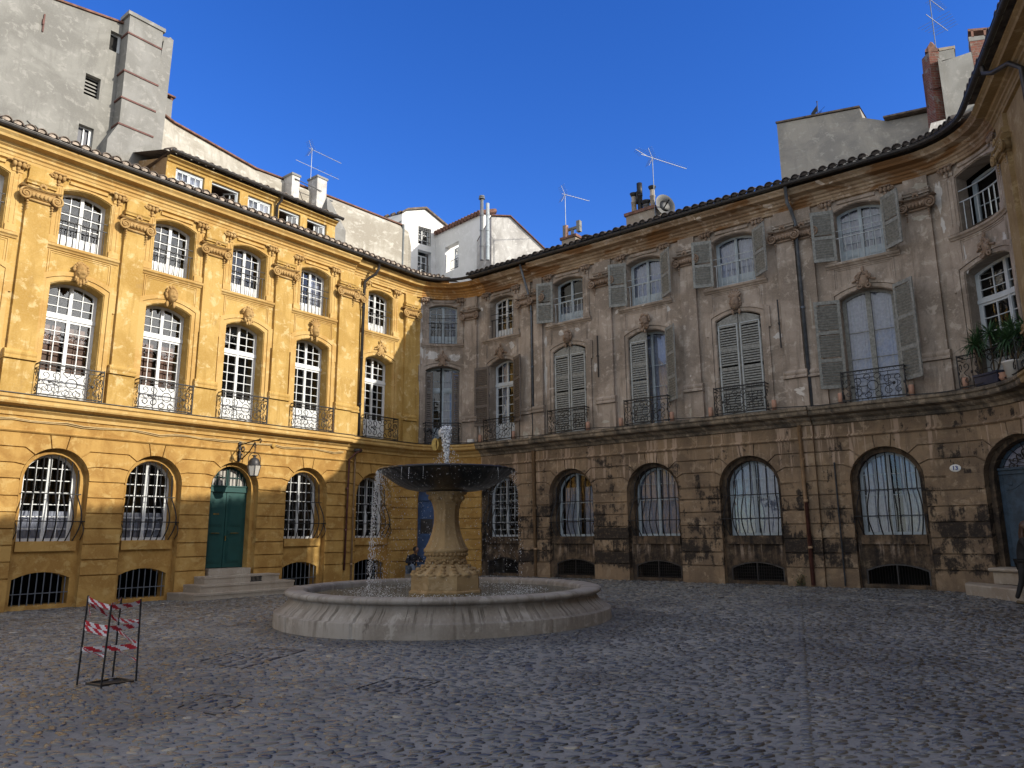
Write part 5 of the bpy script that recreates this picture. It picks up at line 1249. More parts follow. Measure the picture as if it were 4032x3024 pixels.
# ---- brick and render chimney stacks at the far right (y about 17.5)
def at(x, z, y=16., k=17.6):
    k += 3.6      # a point measured at depth 16 m pushed back to depth k
    return (x*k/16, k, 1.7+(z-1.7)*k/16)
cs1 = thing('brick_chimney', 'narrow tapering old red brick chimney stack left of the grey wall slab', 'chimney', at(10.1, 10.8))
def quadbox(mb, a, b, c, d, depth, mi=0):      # four front corners given, pushed straight back by depth along the right wing
    v_ = V2(.52, .85)*depth; F_ = [Vector(q) for q in (a, b, c, d)]; B_ = [q+Vector((v_[0], v_[1], 0)) for q in F_]
    L_ = (F_[1]-F_[0]).length; H_ = (F_[3]-F_[0]).length; uv = [(0, F_[0].z), (L_, F_[0].z), (L_, F_[0].z+H_), (0, F_[0].z+H_)]
    k = 1.2
    mb.add(F_, [(0, 1, 2, 3)], uv, mi); mb.add(B_, [(0, 1, 2, 3)], uv, mi)
    for i in range(4):
        j = (i+1) % 4; mb.add([F_[i], F_[j], B_[j], B_[i]], [(0, 1, 2, 3)], [(0, F_[i].z), (0 if abs(F_[j].z-F_[i].z) > .3 else L_, F_[j].z), (k if abs(F_[j].z-F_[i].z) > .3 else L_, F_[j].z), (k, F_[i].z)], mi)
f = MB(); quadbox(f, at(10.12, 10.2), at(10.38, 10.2), at(10.42, 13.1), at(10.17, 13.1), .5); f.build('shaft', 'brick', cs1)
f = MB(); quadbox(f, at(9.93, 11.0, k=17.9), at(10.14, 10.8, k=17.5), at(10.17, 13.1, k=17.5), at(9.98, 12.9, k=17.9), .5); f.build('side_shaft', 'brick', cs1)
f = MB(); quadbox(f, at(10.08, 13.1), at(10.44, 13.12), at(10.42, 13.2), at(10.1, 13.18), .7); f.add([at(10.12, 13.18), at(10.4, 13.2), at(10.25, 13.38), at(10.3, 13.18, k=18.2), at(10.3, 13.36, k=18.2)], [(0, 1, 2), (0, 2, 4, 3), (1, 2, 4, 3)]); f.build('cap', 'tiler', cs1)
f = MB(); f.tube([at(10.08, 12.1, k=17.55), at(10.4, 12.16, k=17.55)], .025, 5); f.tube([at(9.96, 12.5, k=17.8), at(9.96, 11.6, k=17.8)], .02, 4); f.build('iron_strap', 'pipr', cs1)
cs2 = thing('rendered_chimney_wall', 'wide grey rendered chimney slab leaning between two brick stacks at upper right', 'chimney', at(10.8, 10.6))
f = MB(); quadbox(f, at(10.47, 10.4), at(11.25, 10.6), at(11.22, 13.1), at(10.42, 12.82), .9); quadbox(f, at(10.38, 10.4, k=17.4), at(10.50, 10.4, k=17.4), at(10.46, 12.85, k=17.4), at(10.37, 12.95, k=17.4), .3); f.build('shaft', 'greyc', cs2)
f = MB(); quadbox(f, at(10.42, 12.85), at(10.80, 12.95), at(10.80, 13.2), at(10.42, 13.12), .5); f.build('flue_block', 'greyc', cs2)
f = MB(); quadbox(f, at(10.40, 13.1), at(10.83, 13.19), at(10.83, 13.27), at(10.42, 13.2), .6); f.build('cap', 'stone', cs2)
f = MB(); quadbox(f, at(9.72, 10.35, k=17.2), at(10.05, 10.2, k=17.2), at(10.36, 11.3, k=17.2), at(10.0, 11.2, k=17.2), .35); f.build('buttress', 'whs', cs2)
f = MB(); quadbox(f, at(10.0, 10.3, k=17.5), at(10.45, 10.3, k=17.5), at(10.36, 11.2, k=17.5), at(10.3, 11.2, k=17.5), .2); f.build('recess', 'dark', cs2)
cs3 = thing('brick_chimney', 'square red brick chimney with a flat slab hood at the far upper right', 'chimney', at(11.4, 11.5))
f = MB(); quadbox(f, at(11.27, 11.2), at(11.80, 11.2), at(11.69, 13.45), at(11.2, 13.38), .55); f.build('shaft', 'brick', cs3)
f = MB(); quadbox(f, at(11.19, 13.37), at(11.72, 13.44), at(11.71, 13.56), at(11.19, 13.5), .6); f.build('cap', 'greyc', cs3)
f = MB(); quadbox(f, at(11.27, 13.5), at(11.33, 13.5), at(11.33, 13.68), at(11.27, 13.68), .12); quadbox(f, at(11.58, 13.52), at(11.65, 13.52), at(11.65, 13.72), at(11.58, 13.72), .12); quadbox(f, at(11.2, 13.66), at(11.68, 13.7), at(11.68, 13.76), at(11.2, 13.72), .6); f.build('hood', 'tiler', cs3)
# ---- chimneys on the weathered wing
def fbox(par, name, m, a, b, z0, z1, o0, o1): f = MB(); f.box(a, b, z0, z1, o0, o1); return f.build(name, m, par)
ch1 = thing('chimney', 'small cream chimney with a grey concrete cowl shaped like an H', 'chimney', P(25.1, 12.2, -2.5))
fbox(ch1, 'shaft', 'stone', 24.82, 25.5, 12.0, 13.55, -2.9, -2.5); fbox(ch1, 'cap', 'tiler', 24.76, 25.56, 13.55, 13.66, -2.95, -2.45)
f = MB(); f.box(24.83, 25.0, 13.72, 14.22, -2.75, -2.58); f.box(25.5, 25.66, 13.78, 14.25, -2.75, -2.58); f.box(25.0, 25.5, 13.95, 14.05, -2.72, -2.62); f.box(25.2, 25.3, 13.6, 14.0, -2.72, -2.62); f.build('cowl', 'greyc', ch1)
f = MB(); f.tube([P(25.08, 13.6, -2.5), P(25.08, 14.12, -2.5)], .07, 10); f.build('pot', 'clay', ch1, True)
fbox(ch1, 'rear_block', 'greyc', 25.5, 25.68, 12.2, 13.2, -3.0, -2.7)
cp = thing('chimney_pot', 'terracotta chimney pot with a flat cowl standing right of the small cream chimney', 'chimney pot', P(25.95, 12.3, -2.6))
f = MB(); q = P(25.95, 12.2, -2.6); f.lathe([(.10, 0), (.10, 1.0), (.14, 1.02), (.14, 1.08), (.09, 1.1), (.09, 1.22)], q, 14); f.build('pot', 'tiler', cp, True)
f = MB(); f.lathe([(.0, 1.30), (.12, 1.30), (.19, 1.26), (.19, 1.22), (.12, 1.18), (.1, 1.05)], q, 14); f.build('cowl', 'iron', cp, True)
ch2 = thing('chimney', 'large cream chimney carrying four tall pots beside the satellite dish', 'chimney', P(28.5, 12.2, -2.5))
fbox(ch2, 'shaft', 'stone', 27.86, 29.08, 12.0, 13.72, -3.1, -2.5); fbox(ch2, 'cap', 'tiler', 27.8, 29.14, 13.72, 13.84, -3.16, -2.44)
for z in (13.05, 13.3): fbox(ch2, 'metal_strap', 'pipeb', 27.85, 29.09, z, z+.04, -3.11, -2.49)
for x, zt, r_, m_, cowl in ((28.09, 14.68, .10, 'stone', True), (28.36, 15.05, .10, 'iron', False), (28.62, 14.2, .13, 'alu', True), (28.90, 14.72, .10, 'stone', True)):
    f = MB(); q = P(x, 13.84, -2.75); h_ = zt-13.84
    f.lathe([(r_, -.1), (r_, h_*.55), (r_*1.15, h_*.56), (r_*1.15, h_*.60), (r_*.9, h_*.62), (r_*.9, h_)], q, 14); pt = f.build('pot', m_, ch2, True)
    f = MB()
    if cowl: f.lathe([(r_*.9, h_-.12), (r_*1.0, h_-.1), (r_*1.5, h_), (r_*1.5, h_+.03), (0, h_+.08)], q, 14)
    else: f.lathe([(r_*.9, h_-.45), (r_*1.1, h_-.43), (r_*1.1, h_), (0, h_)], q, 14); f.wbox((q[0]-.1, q[1], q[2]+h_-.6), (.1, .1, .5))
    f.build('cowl', 'iron', pt, True)
ds = thing('satellite_dish', 'large grey satellite dish behind the big cream chimney', 'satellite dish', P(29.3, 13.3, -2.9))
f = MB(); q = Vector(P(29.42, 13.84, -2.75)); nrm = Vector((-.25, .93, -.2)).normalized(); x_ = nrm.cross(Vector((0, 0, 1))).normalized(); y_ = x_.cross(nrm); vs = [q+nrm*.10]
for r_, dpt in ((.25, .07), (.48, 0)):
    for k in range(24): a = 2*math.pi*k/24; vs.append(q+nrm*dpt+x_*(r_*.82*math.cos(a))+y_*(r_*math.sin(a)))
f.add(vs, [(0, 1+k, 1+(k+1) % 24) for k in range(24)]+[(1+k, 1+(k+1) % 24, 25+(k+1) % 24, 25+k) for k in range(24)]); f.build('reflector', 'dish', ds, True)
f = MB(); f.tube([q-nrm*.05, q-nrm*.35], .03, 6); f.tube([q-nrm*.2, P(29.1, 13.6, -2.9)], .025, 6); f.build('mount', 'iron', ds)
# ---- television antennas
def yagi(mb, c, d, L, n, el, tilt=0, vert=False, grid=True, back=.15):
    d = Vector(d).normalized(); up = Vector((0, 0, 1)); sd = d.cross(up).normalized() if not vert else up; c = Vector(c)
    mb.tube([c-d*back, c+d*L], .011, 4)
    for k in range(n): t = L*(k+.5)/n; e = el*(1-.35*k/n); mb.tube([c+d*t-sd*e/2, c+d*t+sd*e/2], .005, 4)
    if grid:
        for g_ in (-1, 1):
            for k in range(5): e = c-d*.02+(up*g_-d*.5)*(.07*k+.04); mb.tube([e-sd*.22, e+sd*.22], .005, 4)
            mb.tube([c, c+(up*g_-d*.5)*.36], .008, 4)
def antenna(label, base, top, arms, m='alu'):
    t = thing('tv_antenna', label, 'tv antenna', base, 'television antennas on the roofs')
    f = MB(); f.tube([base, top], .015, 5); f.build('mast', 'pipeb', t)
    for a in arms: f = MB(); yagi(f, *a[0], **a[1]); f.build('antenna_array', 'alu', t)
DR = Vector((tL[0], tL[1], 0)); DB = Vector((tB[0], tB[1], 0))
def Pv(*q): return Vector(P(*q))
b0 = Pv(17.9, 16.8, -4.6)
antenna('antenna with two arrays on the twin pale chimney of the yellow wing', b0, b0+Vector((0, 0, 1.5)), [((b0+Vector((0, 0, 1.42)), DR, 1.6, 9, .26), {}), ((b0+Vector((0, 0, .6)), DR, 1.5, 4, .55), dict(grid=False, vert=False, back=.8))])
b1 = Pv(24.97, 13.5, -2.6)
antenna('antenna with one short array on the small cream chimney', b1, b1+Vector((0, 0, 2.1)), [((b1+Vector((0, 0, 2.08)), Vector((.85, .5, 0)), 1.25, 9, .24), {})])
b2 = Pv(29.12, 13.3, -2.45)
antenna('tallest antenna with a long horizontal array beside the dish', b2, b2+Vector((0, 0, 2.5)), [((b2+Vector((0, 0, 2.45)), Vector((.85, .5, 0)), 1.75, 14, .30), dict(back=.55)), ((b2+Vector((0, 0, 2.5))+Vector((-.38, -.22, 0)), Vector((-.85, -.4, .3)), .35, 4, .5), dict(grid=False))])
b3 = Pv(29.6, 12.3, -3.2)
antenna('little low antenna just right of the dish behind the tiles', b3, b3+Vector((0, 0, 1.0)), [((b3+Vector((0, 0, .98)), DB, .75, 6, .2), dict(grid=False))])
b4 = Vector(at(10.36, 13.2, k=17.5))
antenna('antenna with two diagonal arrays on the narrow brick chimney', b4, Vector(at(10.37, 14.75, k=17.5)), [((Vector(at(10.38, 14.55, k=17.5)), Vector((.8, .55, 0)), .9, 8, .35), dict(grid=False)), ((Vector(at(10.37, 14.0, k=17.5)), Vector((.8, .55, 0)), 1.0, 6, 1.0), dict(grid=False, back=.4))])
# ------------------------------------------------------------------ fountain
FC = (-1.33, 15.0); FZ = .11
ft = thing('fountain', 'round stone fountain with a wide black bowl on a carved pedestal spilling water', 'fountain', (*FC, FZ))
def joints(r, z, a):
    q = (a*180/math.pi+7) % 30; return (r-.028*math.exp(-((q-15)/.40)**2))*.978
f = MB(); f.lathe([(3.28, -.25), (3.28, .235), (3.265, .25), (3.20, .255), (3.185, .275), (3.165, .305), (3.11, .345), (3.05, .39), (3.01, .44), (2.99, .48), (3.0, .505), (3.05, .51), (3.085, .53), (3.10, .56), (3.09, .59), (3.05, .612), (2.98, .62), (2.78, .615), (2.72, .60), (2.69, .56), (2.68, .3), (2.65, .1)], (*FC, FZ), 900, fn=joints)
basin = f.build('basin', 'fst', ft, True)
f = MB(); rr_ = [0, .3, .7, 1.1, 1.5, 1.9, 2.3, 2.69]; f.lathe([(max(.001, r), .50) for r in rr_], (*FC, FZ), 64); f.build('pool_water', 'water', ft, True)
PZ = lambda z: z-FZ
f = MB(); f.lathe([(.001, PZ(.93)), (.70, PZ(.93)), (.70, PZ(.90)), (.70, PZ(.66)), (.74, PZ(.64)), (.74, PZ(.3))], (*FC, FZ), 8, a0=math.pi/8, a1=2*math.pi+math.pi/8); plinth = f.build('plinth', 'fco', ft)
def acan(r, z, a): return r*(1+.05*math.cos(16*a)+.03*math.cos(32*a+2)*math.sin(z*60))
f = MB(); f.lathe([(.66, PZ(.93)), (.67, PZ(.96)), (.60, PZ(1.0)), (.50, PZ(1.05)), (.42, PZ(1.10)), (.37, PZ(1.15)), (.35, PZ(1.20))], (*FC, FZ), 128, fn=acan)
for k in range(16):
    a = 2*math.pi*k/16
    for r, z, q in ((.63, .965, .055), (.55, 1.02, .05), (.46, 1.08, .042), (.39, 1.14, .035)): f.ico((FC[0]+r*math.cos(a), FC[1]+r*math.sin(a), z+.02), q, (1, 1, .8), 8, 6)
f.build('acanthus_base', 'fco', plinth, True)
f = MB()
for k in range(10):
    a = 2*math.pi*k/10
    for j in range(5): b_ = a+.13*(j-2); f.ico((FC[0]+.375*math.cos(b_), FC[1]+.375*math.sin(b_), 1.215-.02*(2-abs(j-2))), .035, (1, 1, 1), 6, 5)
f.build('garland', 'fco', plinth, True)
f = MB(); f.lathe([(.34, PZ(1.18)), (.35, PZ(1.22)), (.39, PZ(1.25)), (.39, PZ(1.30)), (.42, PZ(1.36)), (.44, PZ(1.38)), (.44, PZ(1.43)), (.41, PZ(1.45))], (*FC, FZ), 64)
for k in range(30): a = 2*math.pi*k/30; f.ico((FC[0]+.40*math.cos(a), FC[1]+.40*math.sin(a), 1.325), .038, (1, 1, 1), 8, 6)
f.build('bead_ring', 'fco', ft, True)
def octa(r, z, a):
    q = (a % (math.pi/4))-math.pi/8; return r/math.cos(q)*math.cos(math.pi/8)*1.02
f = MB(); f.lathe([(.415, PZ(1.44)), (.39, PZ(1.48)), (.35, PZ(1.56)), (.31, PZ(1.66)), (.275, PZ(1.78)), (.25, PZ(1.92)), (.242, PZ(2.05)), (.25, PZ(2.18)), (.275, PZ(2.29)), (.30, PZ(2.35))], (*FC, FZ), 48, fn=octa); f.build('column', 'fco', ft)
f = MB(); f.lathe([(.29, PZ(2.33)), (.31, PZ(2.36)), (.31, PZ(2.38)), (.33, PZ(2.40)), (.345, PZ(2.44)), (.35, PZ(2.48)), (.40, PZ(2.50)), (.41, PZ(2.53)), (.41, PZ(2.56)), (.001, PZ(2.57))], (*FC, FZ), 64)
for k in range(8): a = 2*math.pi*(k+.5)/8; f.ico((FC[0]+.335*math.cos(a), FC[1]+.335*math.sin(a), 2.43), .06, (.8, .8, 1), 8, 6)
f.build('capital', 'fco', ft, True)
def gad(r, z, a): return r*(1+.022*abs(math.sin(18*(a+z*.5)))) if r > .5 else r
f = MB(); f.lathe([(.42, PZ(2.54)), (.46, PZ(2.57)), (.60, PZ(2.565)), (.78, PZ(2.60)), (.95, PZ(2.68)), (1.09, PZ(2.77)), (1.21, PZ(2.86)), (1.30, PZ(2.92)), (1.335, PZ(2.935)), (1.355, PZ(2.955)), (1.36, PZ(2.975)), (1.34, PZ(2.992)), (1.31, PZ(2.99)), (1.27, PZ(2.97)), (1.2, PZ(2.93)), (.9, PZ(2.85)), (.001, PZ(2.8))], (*FC, FZ), 216, fn=gad); bowl = f.build('bowl', 'bowl', ft, True)
f = MB(); f.lathe([(r, PZ(2.972)) for r in (.001, .5, .9, 1.27)], (*FC, FZ), 48); f.build('bowl_water', 'water', bowl, True)
f = MB(); f.lathe([(.05, PZ(2.9)), (.05, PZ(3.06)), (.03, PZ(3.08)), (.001, PZ(3.08))], (*FC, FZ), 10); f.build('nozzle', 'iron', bowl)
OV = np.array([(1, 0, 0), (0, 1, 0), (-1, 0, 0), (0, -1, 0), (0, 0, 1), (0, 0, -1)], float); OF = [(0, 1, 4), (1, 2, 4), (2, 3, 4), (3, 0, 4), (1, 0, 5), (2, 1, 5), (3, 2, 5), (0, 3, 5)]
def drops(name, pts, par, label=None):
    mb = MB()
    for (x, y, z, r, e) in pts: mb.add([(x+v_[0]*r, y+v_[1]*r, z+v_[2]*r*e) for v_ in OV], OF)
    return mb.build(name, 'drop', par, True)
R_ = random.Random(3); pts = []
for k in range(900):                         # the jet: a ragged plume
    t = R_.random()**.8; h = 3.04+.82*t; sp = .022+.085*t*(.5+R_.random()); a = R_.random()*6.28; q = sp*R_.random()**.7
    pts.append((FC[0]+q*math.cos(a)-.03*t, FC[1]+q*math.sin(a), h, R_.uniform(.008, .019), R_.uniform(1, 3)))
for k in range(220): a = R_.random()*6.28; q = R_.uniform(.05, .32); pts.append((FC[0]+q*math.cos(a), FC[1]+q*math.sin(a), 3.0+.55*R_.random()*(1-q*2), R_.uniform(.004, .009), R_.uniform(1, 2)))
drops('water_jet', pts, ft); pts = []
for k in range(3000):                        # falling drops round the rim, thickest on the left
    a = R_.random()*6.28
    if R_.random() < .45: a = math.pi+R_.gauss(0, .28)
    t = R_.random()**.7*.68; z = 2.95-4.9*t*t; q = 1.36+.22*t+R_.gauss(0, .02)
    if z > .63: pts.append((FC[0]+q*math.cos(a), FC[1]+q*math.sin(a), z, R_.uniform(.003, .007)*(.6 if math.sin(a) < 0 and math.cos(a) > -.8 else 1.1), R_.uniform(1, 3.5)))
for k in range(34):                          # thin trickles
    a = R_.random()*6.28 if k > 20 else math.pi+R_.gauss(0, .3)
    for j in range(10): t = j/10*.18; pts.append((FC[0]+(1.365+.1*t)*math.cos(a), FC[1]+(1.365+.1*t)*math.sin(a), 2.94-4.9*t*t*1.6, .0035, 5))
drops('falling_drops', pts, ft); pts = []
for k in range(1500):                         # splashes on the pool
    a = R_.random()*6.28; q = 1.62+R_.gauss(0, .22); pts.append((FC[0]+q*math.cos(a), FC[1]+q*math.sin(a), .615+abs(R_.gauss(0, .03)), R_.uniform(.004, .012), .7))
drops('splashes', pts, ft)
# ------------------------------------------------------------------ tape barrier round the open pit
bt = thing('tape_barrier', 'four thin black rods wrapped in torn red and white warning tape', 'barrier', (-4.56, 8.75, .1))
bp_ = [(-4.82, 8.63, -4.80), (-4.44, 8.42, -4.42), (-4.68, 9.11, -4.67), (-4.27, 8.85, -4.31)]; TP = []
bz = [1.06, .97, 1.0, 1.0]
for (x, y, xt), zt in zip(bp_, bz): f = MB(); f.tube([(x, y, -.05), (xt, y+.02, zt)], .0105, 8); f.build('pole', 'iron', bt)
def pp(i, z):
    z = .946*z+.092; x, y, xt = bp_[i]; t = z/bz[i]; return Vector((x+(xt-x)*t, y+.02*t, z))
def tape(a, b, w=.055, sag=.01, tw=0., off=0.):
    w *= 1.2; f = MB(); a, b = Vector(a), Vector(b); L = (b-a).length; n = max(6, int(L/.022)); d = (b-a).normalized(); sd = d.cross(Vector((0, 0, 1))).normalized(); rows = []
    for i in range(n+1):
        t = i/n; c = a+(b-a)*t-Vector((0, 0, 4*sag*t*(1-t))); an = tw*math.sin(math.pi*t); u_ = Vector((0, 0, 1))*math.cos(an)+sd*math.sin(an); rows.append((c-u_*w/2, c+u_*w/2, t*L+off))
    for i in range(n):
        (a0, a1, s0_), (b0_, b1_, s1_) = rows[i], rows[i+1]
        for j in range(4):
            k0, k1 = j/4, (j+1)/4; mi = int(((s0_+.03*j)/.095)) % 2
            f.add([a0.lerp(a1, k0), b0_.lerp(b1_, k0), b0_.lerp(b1_, k1), a0.lerp(a1, k1)], [(0, 1, 2, 3)], None, mi)
    f.build('warning_tape', ['whitet', 'redt'], bt)
tape(pp(0, .985), pp(1, .90), .05, .01, .3); tape(pp(1, .905), pp(3, .925), .045, .015, .4, .05); tape(pp(1, .93), pp(2, .95), .035, .01, .9); tape(pp(0, .96), pp(2, .68), .035, .01, .6, .04)
tape(pp(0, .70), pp(1, .66), .07, .01, .2, .03); tape(pp(1, .665), pp(3, .67), .05, .01, .2); tape(pp(0, .665), pp(1, .61), .05, .01, .2, .05); tape(pp(2, .69), pp(3, .70), .04, .01, .4)
tape(pp(2, .57), pp(3, .43), .042, .01, .5, .06); tape(pp(0, .41), pp(3, .42), .05, .01, .2); tape(pp(0, .42), pp(1, .37), .03, .01, .8); tape(pp(2, .36), pp(3, .25), .025, .01, .8, .05)
tape(pp(0, .93), pp(0, .80)+Vector((.05, 0, 0)), .05, 0, .4, .0)
# ------------------------------------------------------------------ wall lantern
ln = thing('wall_lantern', 'old hooped street lantern hanging from an iron arm above the green door', 'lantern', P(12.48, 3.9, .15))
f = MB(); s_ = 12.46; f.box(s_-.04, s_+.04, 3.92, 4.52, .12, .17); f.ptube([(s_, 4.42, .17), (s_+.0, 4.46, .6), (s_, 4.50, 1.18)], .02, 6); f.ptube([(s_, 4.0, .17), (s_, 3.98, .3), (s_, 4.2, .7), (s_, 4.44, .95)], .018, 6)
f.ptube([(s_, 4.46+.06*math.sin(t_), 1.2+.06*math.cos(t_)) for t_ in [i*.8-1.5 for i in range(7)]], .018, 5)
f.ptube([(s_, 4.28+.07*math.sin(t_), .33+.07*math.cos(t_)) for t_ in [i*.6 for i in range(11)]], .022, 5); f.ptube([(s_, 4.06+.09*math.sin(t_), .28+.04*math.cos(t_)) for t_ in [i*.6 for i in range(11)]], .015, 5); f.build('bracket', 'iron', ln)
L0 = Vector(P(s_, 0, .97))
f = MB(); f.tube([L0+Vector((0, 0, 4.42)), L0+Vector((0, 0, 4.12))], .014, 5); f.tube([L0+Vector((tL[0]*.045*math.cos(t_), tL[1]*.045*math.cos(t_), 4.33+.045*math.sin(t_))) for t_ in [i*.7 for i in range(9)]], .012, 5)
f.tube([L0+Vector((tL[0]*.20*math.cos(t_), tL[1]*.20*math.cos(t_), 3.93+.2*math.sin(t_))) for t_ in [math.pi*i/14 for i in range(15)]], .011, 5)
for sg in (-1, 1): f.tube([L0+Vector((sg*tL[0]*.2, sg*tL[1]*.2, 3.93)), L0+Vector((sg*tL[0]*.2, sg*tL[1]*.2, 3.76))], .011, 5)
f.build('hoop', 'iron', ln)
f = MB(); f.lathe([(.0, .30), (.075, .29), (.08, .27), (.04, .26), (.04, .22), (.09, .20), (.14, .15), (.165, .08), (.17, .02), (.19, .0), (.19, -.02)], (L0.x, L0.y, 3.76), 20); f.build('hood', 'pipe', ln, True)
f = MB(); f.lathe([(.20, 0), (.125, -.30)], (L0.x, L0.y, 3.745), 6); gl = f.build('lamp_glass', 'lampg', ln)
f = MB()
for k in range(6): a = 2*math.pi*k/6; f.tube([(L0.x+.205*math.cos(a), L0.y+.205*math.sin(a), 3.75), (L0.x+.13*math.cos(a), L0.y+.13*math.sin(a), 3.44)], .009, 4)
for r_, z in ((.205, 3.75), (.13, 3.44)): f.tube([(L0.x+r_*math.cos(2*math.pi*k/6), L0.y+r_*math.sin(2*math.pi*k/6), z) for k in range(6)], .011, 4, True)
f.build('frame', 'iron', gl)
# ------------------------------------------------------------------ cables, plaques, small fittings
f = MB(); cp_ = [(-6+.4*i, 4.50+.02*math.sin(i*1.7)+(.03 if (i % 5) else 0), bs(0)+.035) for i in range(57)]
cp_ = [q for q in cp_ if q[0] < 16.7]; f.ptube(cp_, .014, 5); f.ptube([(x, z-.035+.01*math.sin(x*3), o_) for x, z, o_ in cp_], .011, 5)
tag(f.build('wall_cable', 'cable'), 'pair of ochre painted cables running along the frieze of the yellow wing', 'cable')
f = MB(); f.pblob((13.62, 4.50, .17), .075, 1, .4, 1, 12, 6); tag(f.build('junction_box', 'yel', None, True), 'round ochre junction box on the frieze right of the lantern', 'junction box')
f = MB(); f.ptube([(x, 5.12+.03*math.sin(x*2.1), bs(x)+.40) for x in [19.8+.35*i for i in range(58)] if x < 39.5], .013, 5); tag(f.build('wall_cable', 'iron'), 'black cable lying along the balcony cornice of the weathered wing', 'cable')
hp = thing('house_number_plate', 'small oval white enamel plate reading 13 in blue beside the right door', 'number plate', P(38.18, 3.12, .02))
f = MB(); f.pblob((38.18, 3.225, .012), .13, 1, .12, .72, 24, 8); f.build('plate', 'plate', hp, True)
tc_ = bpy.data.curves.new('digits', 'FONT'); tc_.body = '13'; tc_.size = .135; tc_.extrude = .004; tc_.offset = .004; tc_.align_x = 'CENTER'; tc_.align_y = 'CENTER'
to = bpy.data.objects.new('digits', tc_); COL.objects.link(to); bpy.context.view_layer.update()
me = bpy.data.meshes.new_from_object(to.evaluated_get(bpy.context.evaluated_depsgraph_get())); bpy.data.objects.remove(to)
me.materials.append(MT['ink']); do = bpy.data.objects.new('digits', me); COL.objects.link(do); do.parent = hp
q = Vector(P(38.18, 3.225, .034))-Vector(hp['_w']); nn_ = fr(38.18)[1]; do.matrix_parent_inverse = Matrix.Identity(4)
xx = Vector((-nn_[1], nn_[0], 0)); zz = Vector((nn_[0], nn_[1], 0)); Mx = Matrix((xx, Vector((0, 0, 1)), zz)).transposed().to_4x4(); Mx.translation = q; do.matrix_basis = Mx
# clay rain spouts standing by the balconies
for i, (x, lab) in enumerate(((22.75, 'clay pipe stub left of the balcony beside the corner bay'), (24.35, 'clay pipe stub right of the yellow lit balcony window'), (27.66, 'clay pipe stub right of the leftmost closed shutters'), (28.94, 'clay pipe stub left of the half open shutters balcony'), (30.76, 'clay pipe stub right of the half open shutters balcony'), (32.04, 'clay pipe stub left of the second closed shutters balcony'), (33.95, 'clay pipe stub between the closed shutters and the zinc downpipe'), (35.72, 'clay pipe stub left of the wide curtained balcony window'), (37.45, 'clay pipe stub right of the wide curtained balcony window'), (38.76, 'clay pipe stub left of the yucca balcony'))):
    f = MB(); q = P(x, 5.10, bs(x)+.22); f.lathe([(.001, 0), (.062, 0), (.068, .15), (.066, .29), (.05, .30), (.045, .24), (.001, .22)], q, 14)
    tag(f.build('clay_pipe', 'clay', None, True), lab, 'clay pipe', 'clay pipe stubs on the balcony ledge')
# notary plaques on the corner balcony
np_ = thing('oval_brass_signs', 'pair of oval brass shields fixed on the corner balcony railing', 'sign', P(20.8, 4.9, .45))
for sg in (-1, 1):
    f = MB(); n0 = fr(20.78)[1]; c_ = Vector(P(20.72+sg*.09, 5.08, .48)); dx = Vector((n0[1]*-1, n0[0], 0))*sg*.5+Vector((n0[0], n0[1], 0)); dx.normalize()
    vs = [c_+Vector((0, 0, .24*math.sin(t_)))+dx.cross(Vector((0, 0, 1)))*(.15*math.cos(t_)) for t_ in [2*math.pi*i/20 for i in range(20)]]; f.add([v_ for v_ in vs]+[v_+dx*.02 for v_ in vs], [tuple(range(20)), tuple(range(20, 40))]+[(i, (i+1) % 20, 20+(i+1) % 20, 20+i) for i in range(20)]); f.build('shield', 'brass', np_)
f = MB(); f.ptube([(20.72, 5.9, .32), (20.72, 4.85, .45)], .012, 5); f.build('holder', 'iron', np_)
sl = thing('street_lamp', 'small pale globe lamp on the corner balcony above the brass shields', 'lamp', P(20.85, 5.3, .5))
f = MB(); q = P(20.88, 5.36, .5); f.lathe([(.001, .0), (.06, .02), (.09, .1), (.10, .2), (.06, .26), (.03, .30), (.001, .3)], q, 14); f.build('lamp_globe', 'plate', sl, True)
f = MB(); f.ptube([(20.6, 5.5, .32), (20.7, 5.72, .42), (20.88, 5.7, .5)], .02, 6); f.build('arm', 'iron', sl)
f = MB(); f.ptube([(20.25, 5.6, .33), (20.35, 5.65, .5)], .05, 8); f.ptube([(20.35, 5.65, .5), (20.42, 5.5, .6)], .04, 8); tag(f.build('security_camera', 'iron', None, True), 'black camera fixed on the left side of the corner balcony', 'camera')
f = MB(); f.box(22.1, 22.36, 5.12, 5.28, .08, .25); tag(f.build('electrical_box', 'plate'), 'small white box on the ledge right of the corner balcony', 'box')
# ------------------------------------------------------------------ yuccas and pots on the right balcony
def yucca(c, stems, label, hgt, pot):
    t = thing('yucca', label, 'plant', c, 'yuccas on the right balcony'); c = Vector(c); rr = random.Random(int(c.x*100))
    f = MB(); g = MB()
    for (dx, dy, h) in stems:
        tip = c+Vector((dx, dy, h)); f.tube([c+Vector((dx*.3, dy*.3, .1)), c+Vector((dx*.6, dy*.7, h*.5)), tip], .022, 6)
        for k in range(70):
            az = rr.random()*6.28; el = rr.uniform(-.9, 1.35); L = rr.uniform(.30, .54); d = Vector((math.cos(az)*math.cos(el), math.sin(az)*math.cos(el), math.sin(el))); sd = d.cross(Vector((0, 0, 1))).normalized(); w_ = rr.uniform(.013, .021)
            p0 = tip; p1_ = tip+d*L*.5; p2_ = tip+d*L+Vector((0, 0, -.22*L*(1.2-el*.5))); up = Vector((0, 0, .01))
            g.add([p0-sd*w_*.6, p0+sd*w_*.6, p1_+sd*w_, p1_-sd*w_, p2_, p1_-up], [(0, 1, 5), (1, 2, 5), (2, 4, 5), (4, 3, 5), (3, 0, 5)])
    f.build('stem', 'stem', t); g.build('leaves', 'leaf', t)
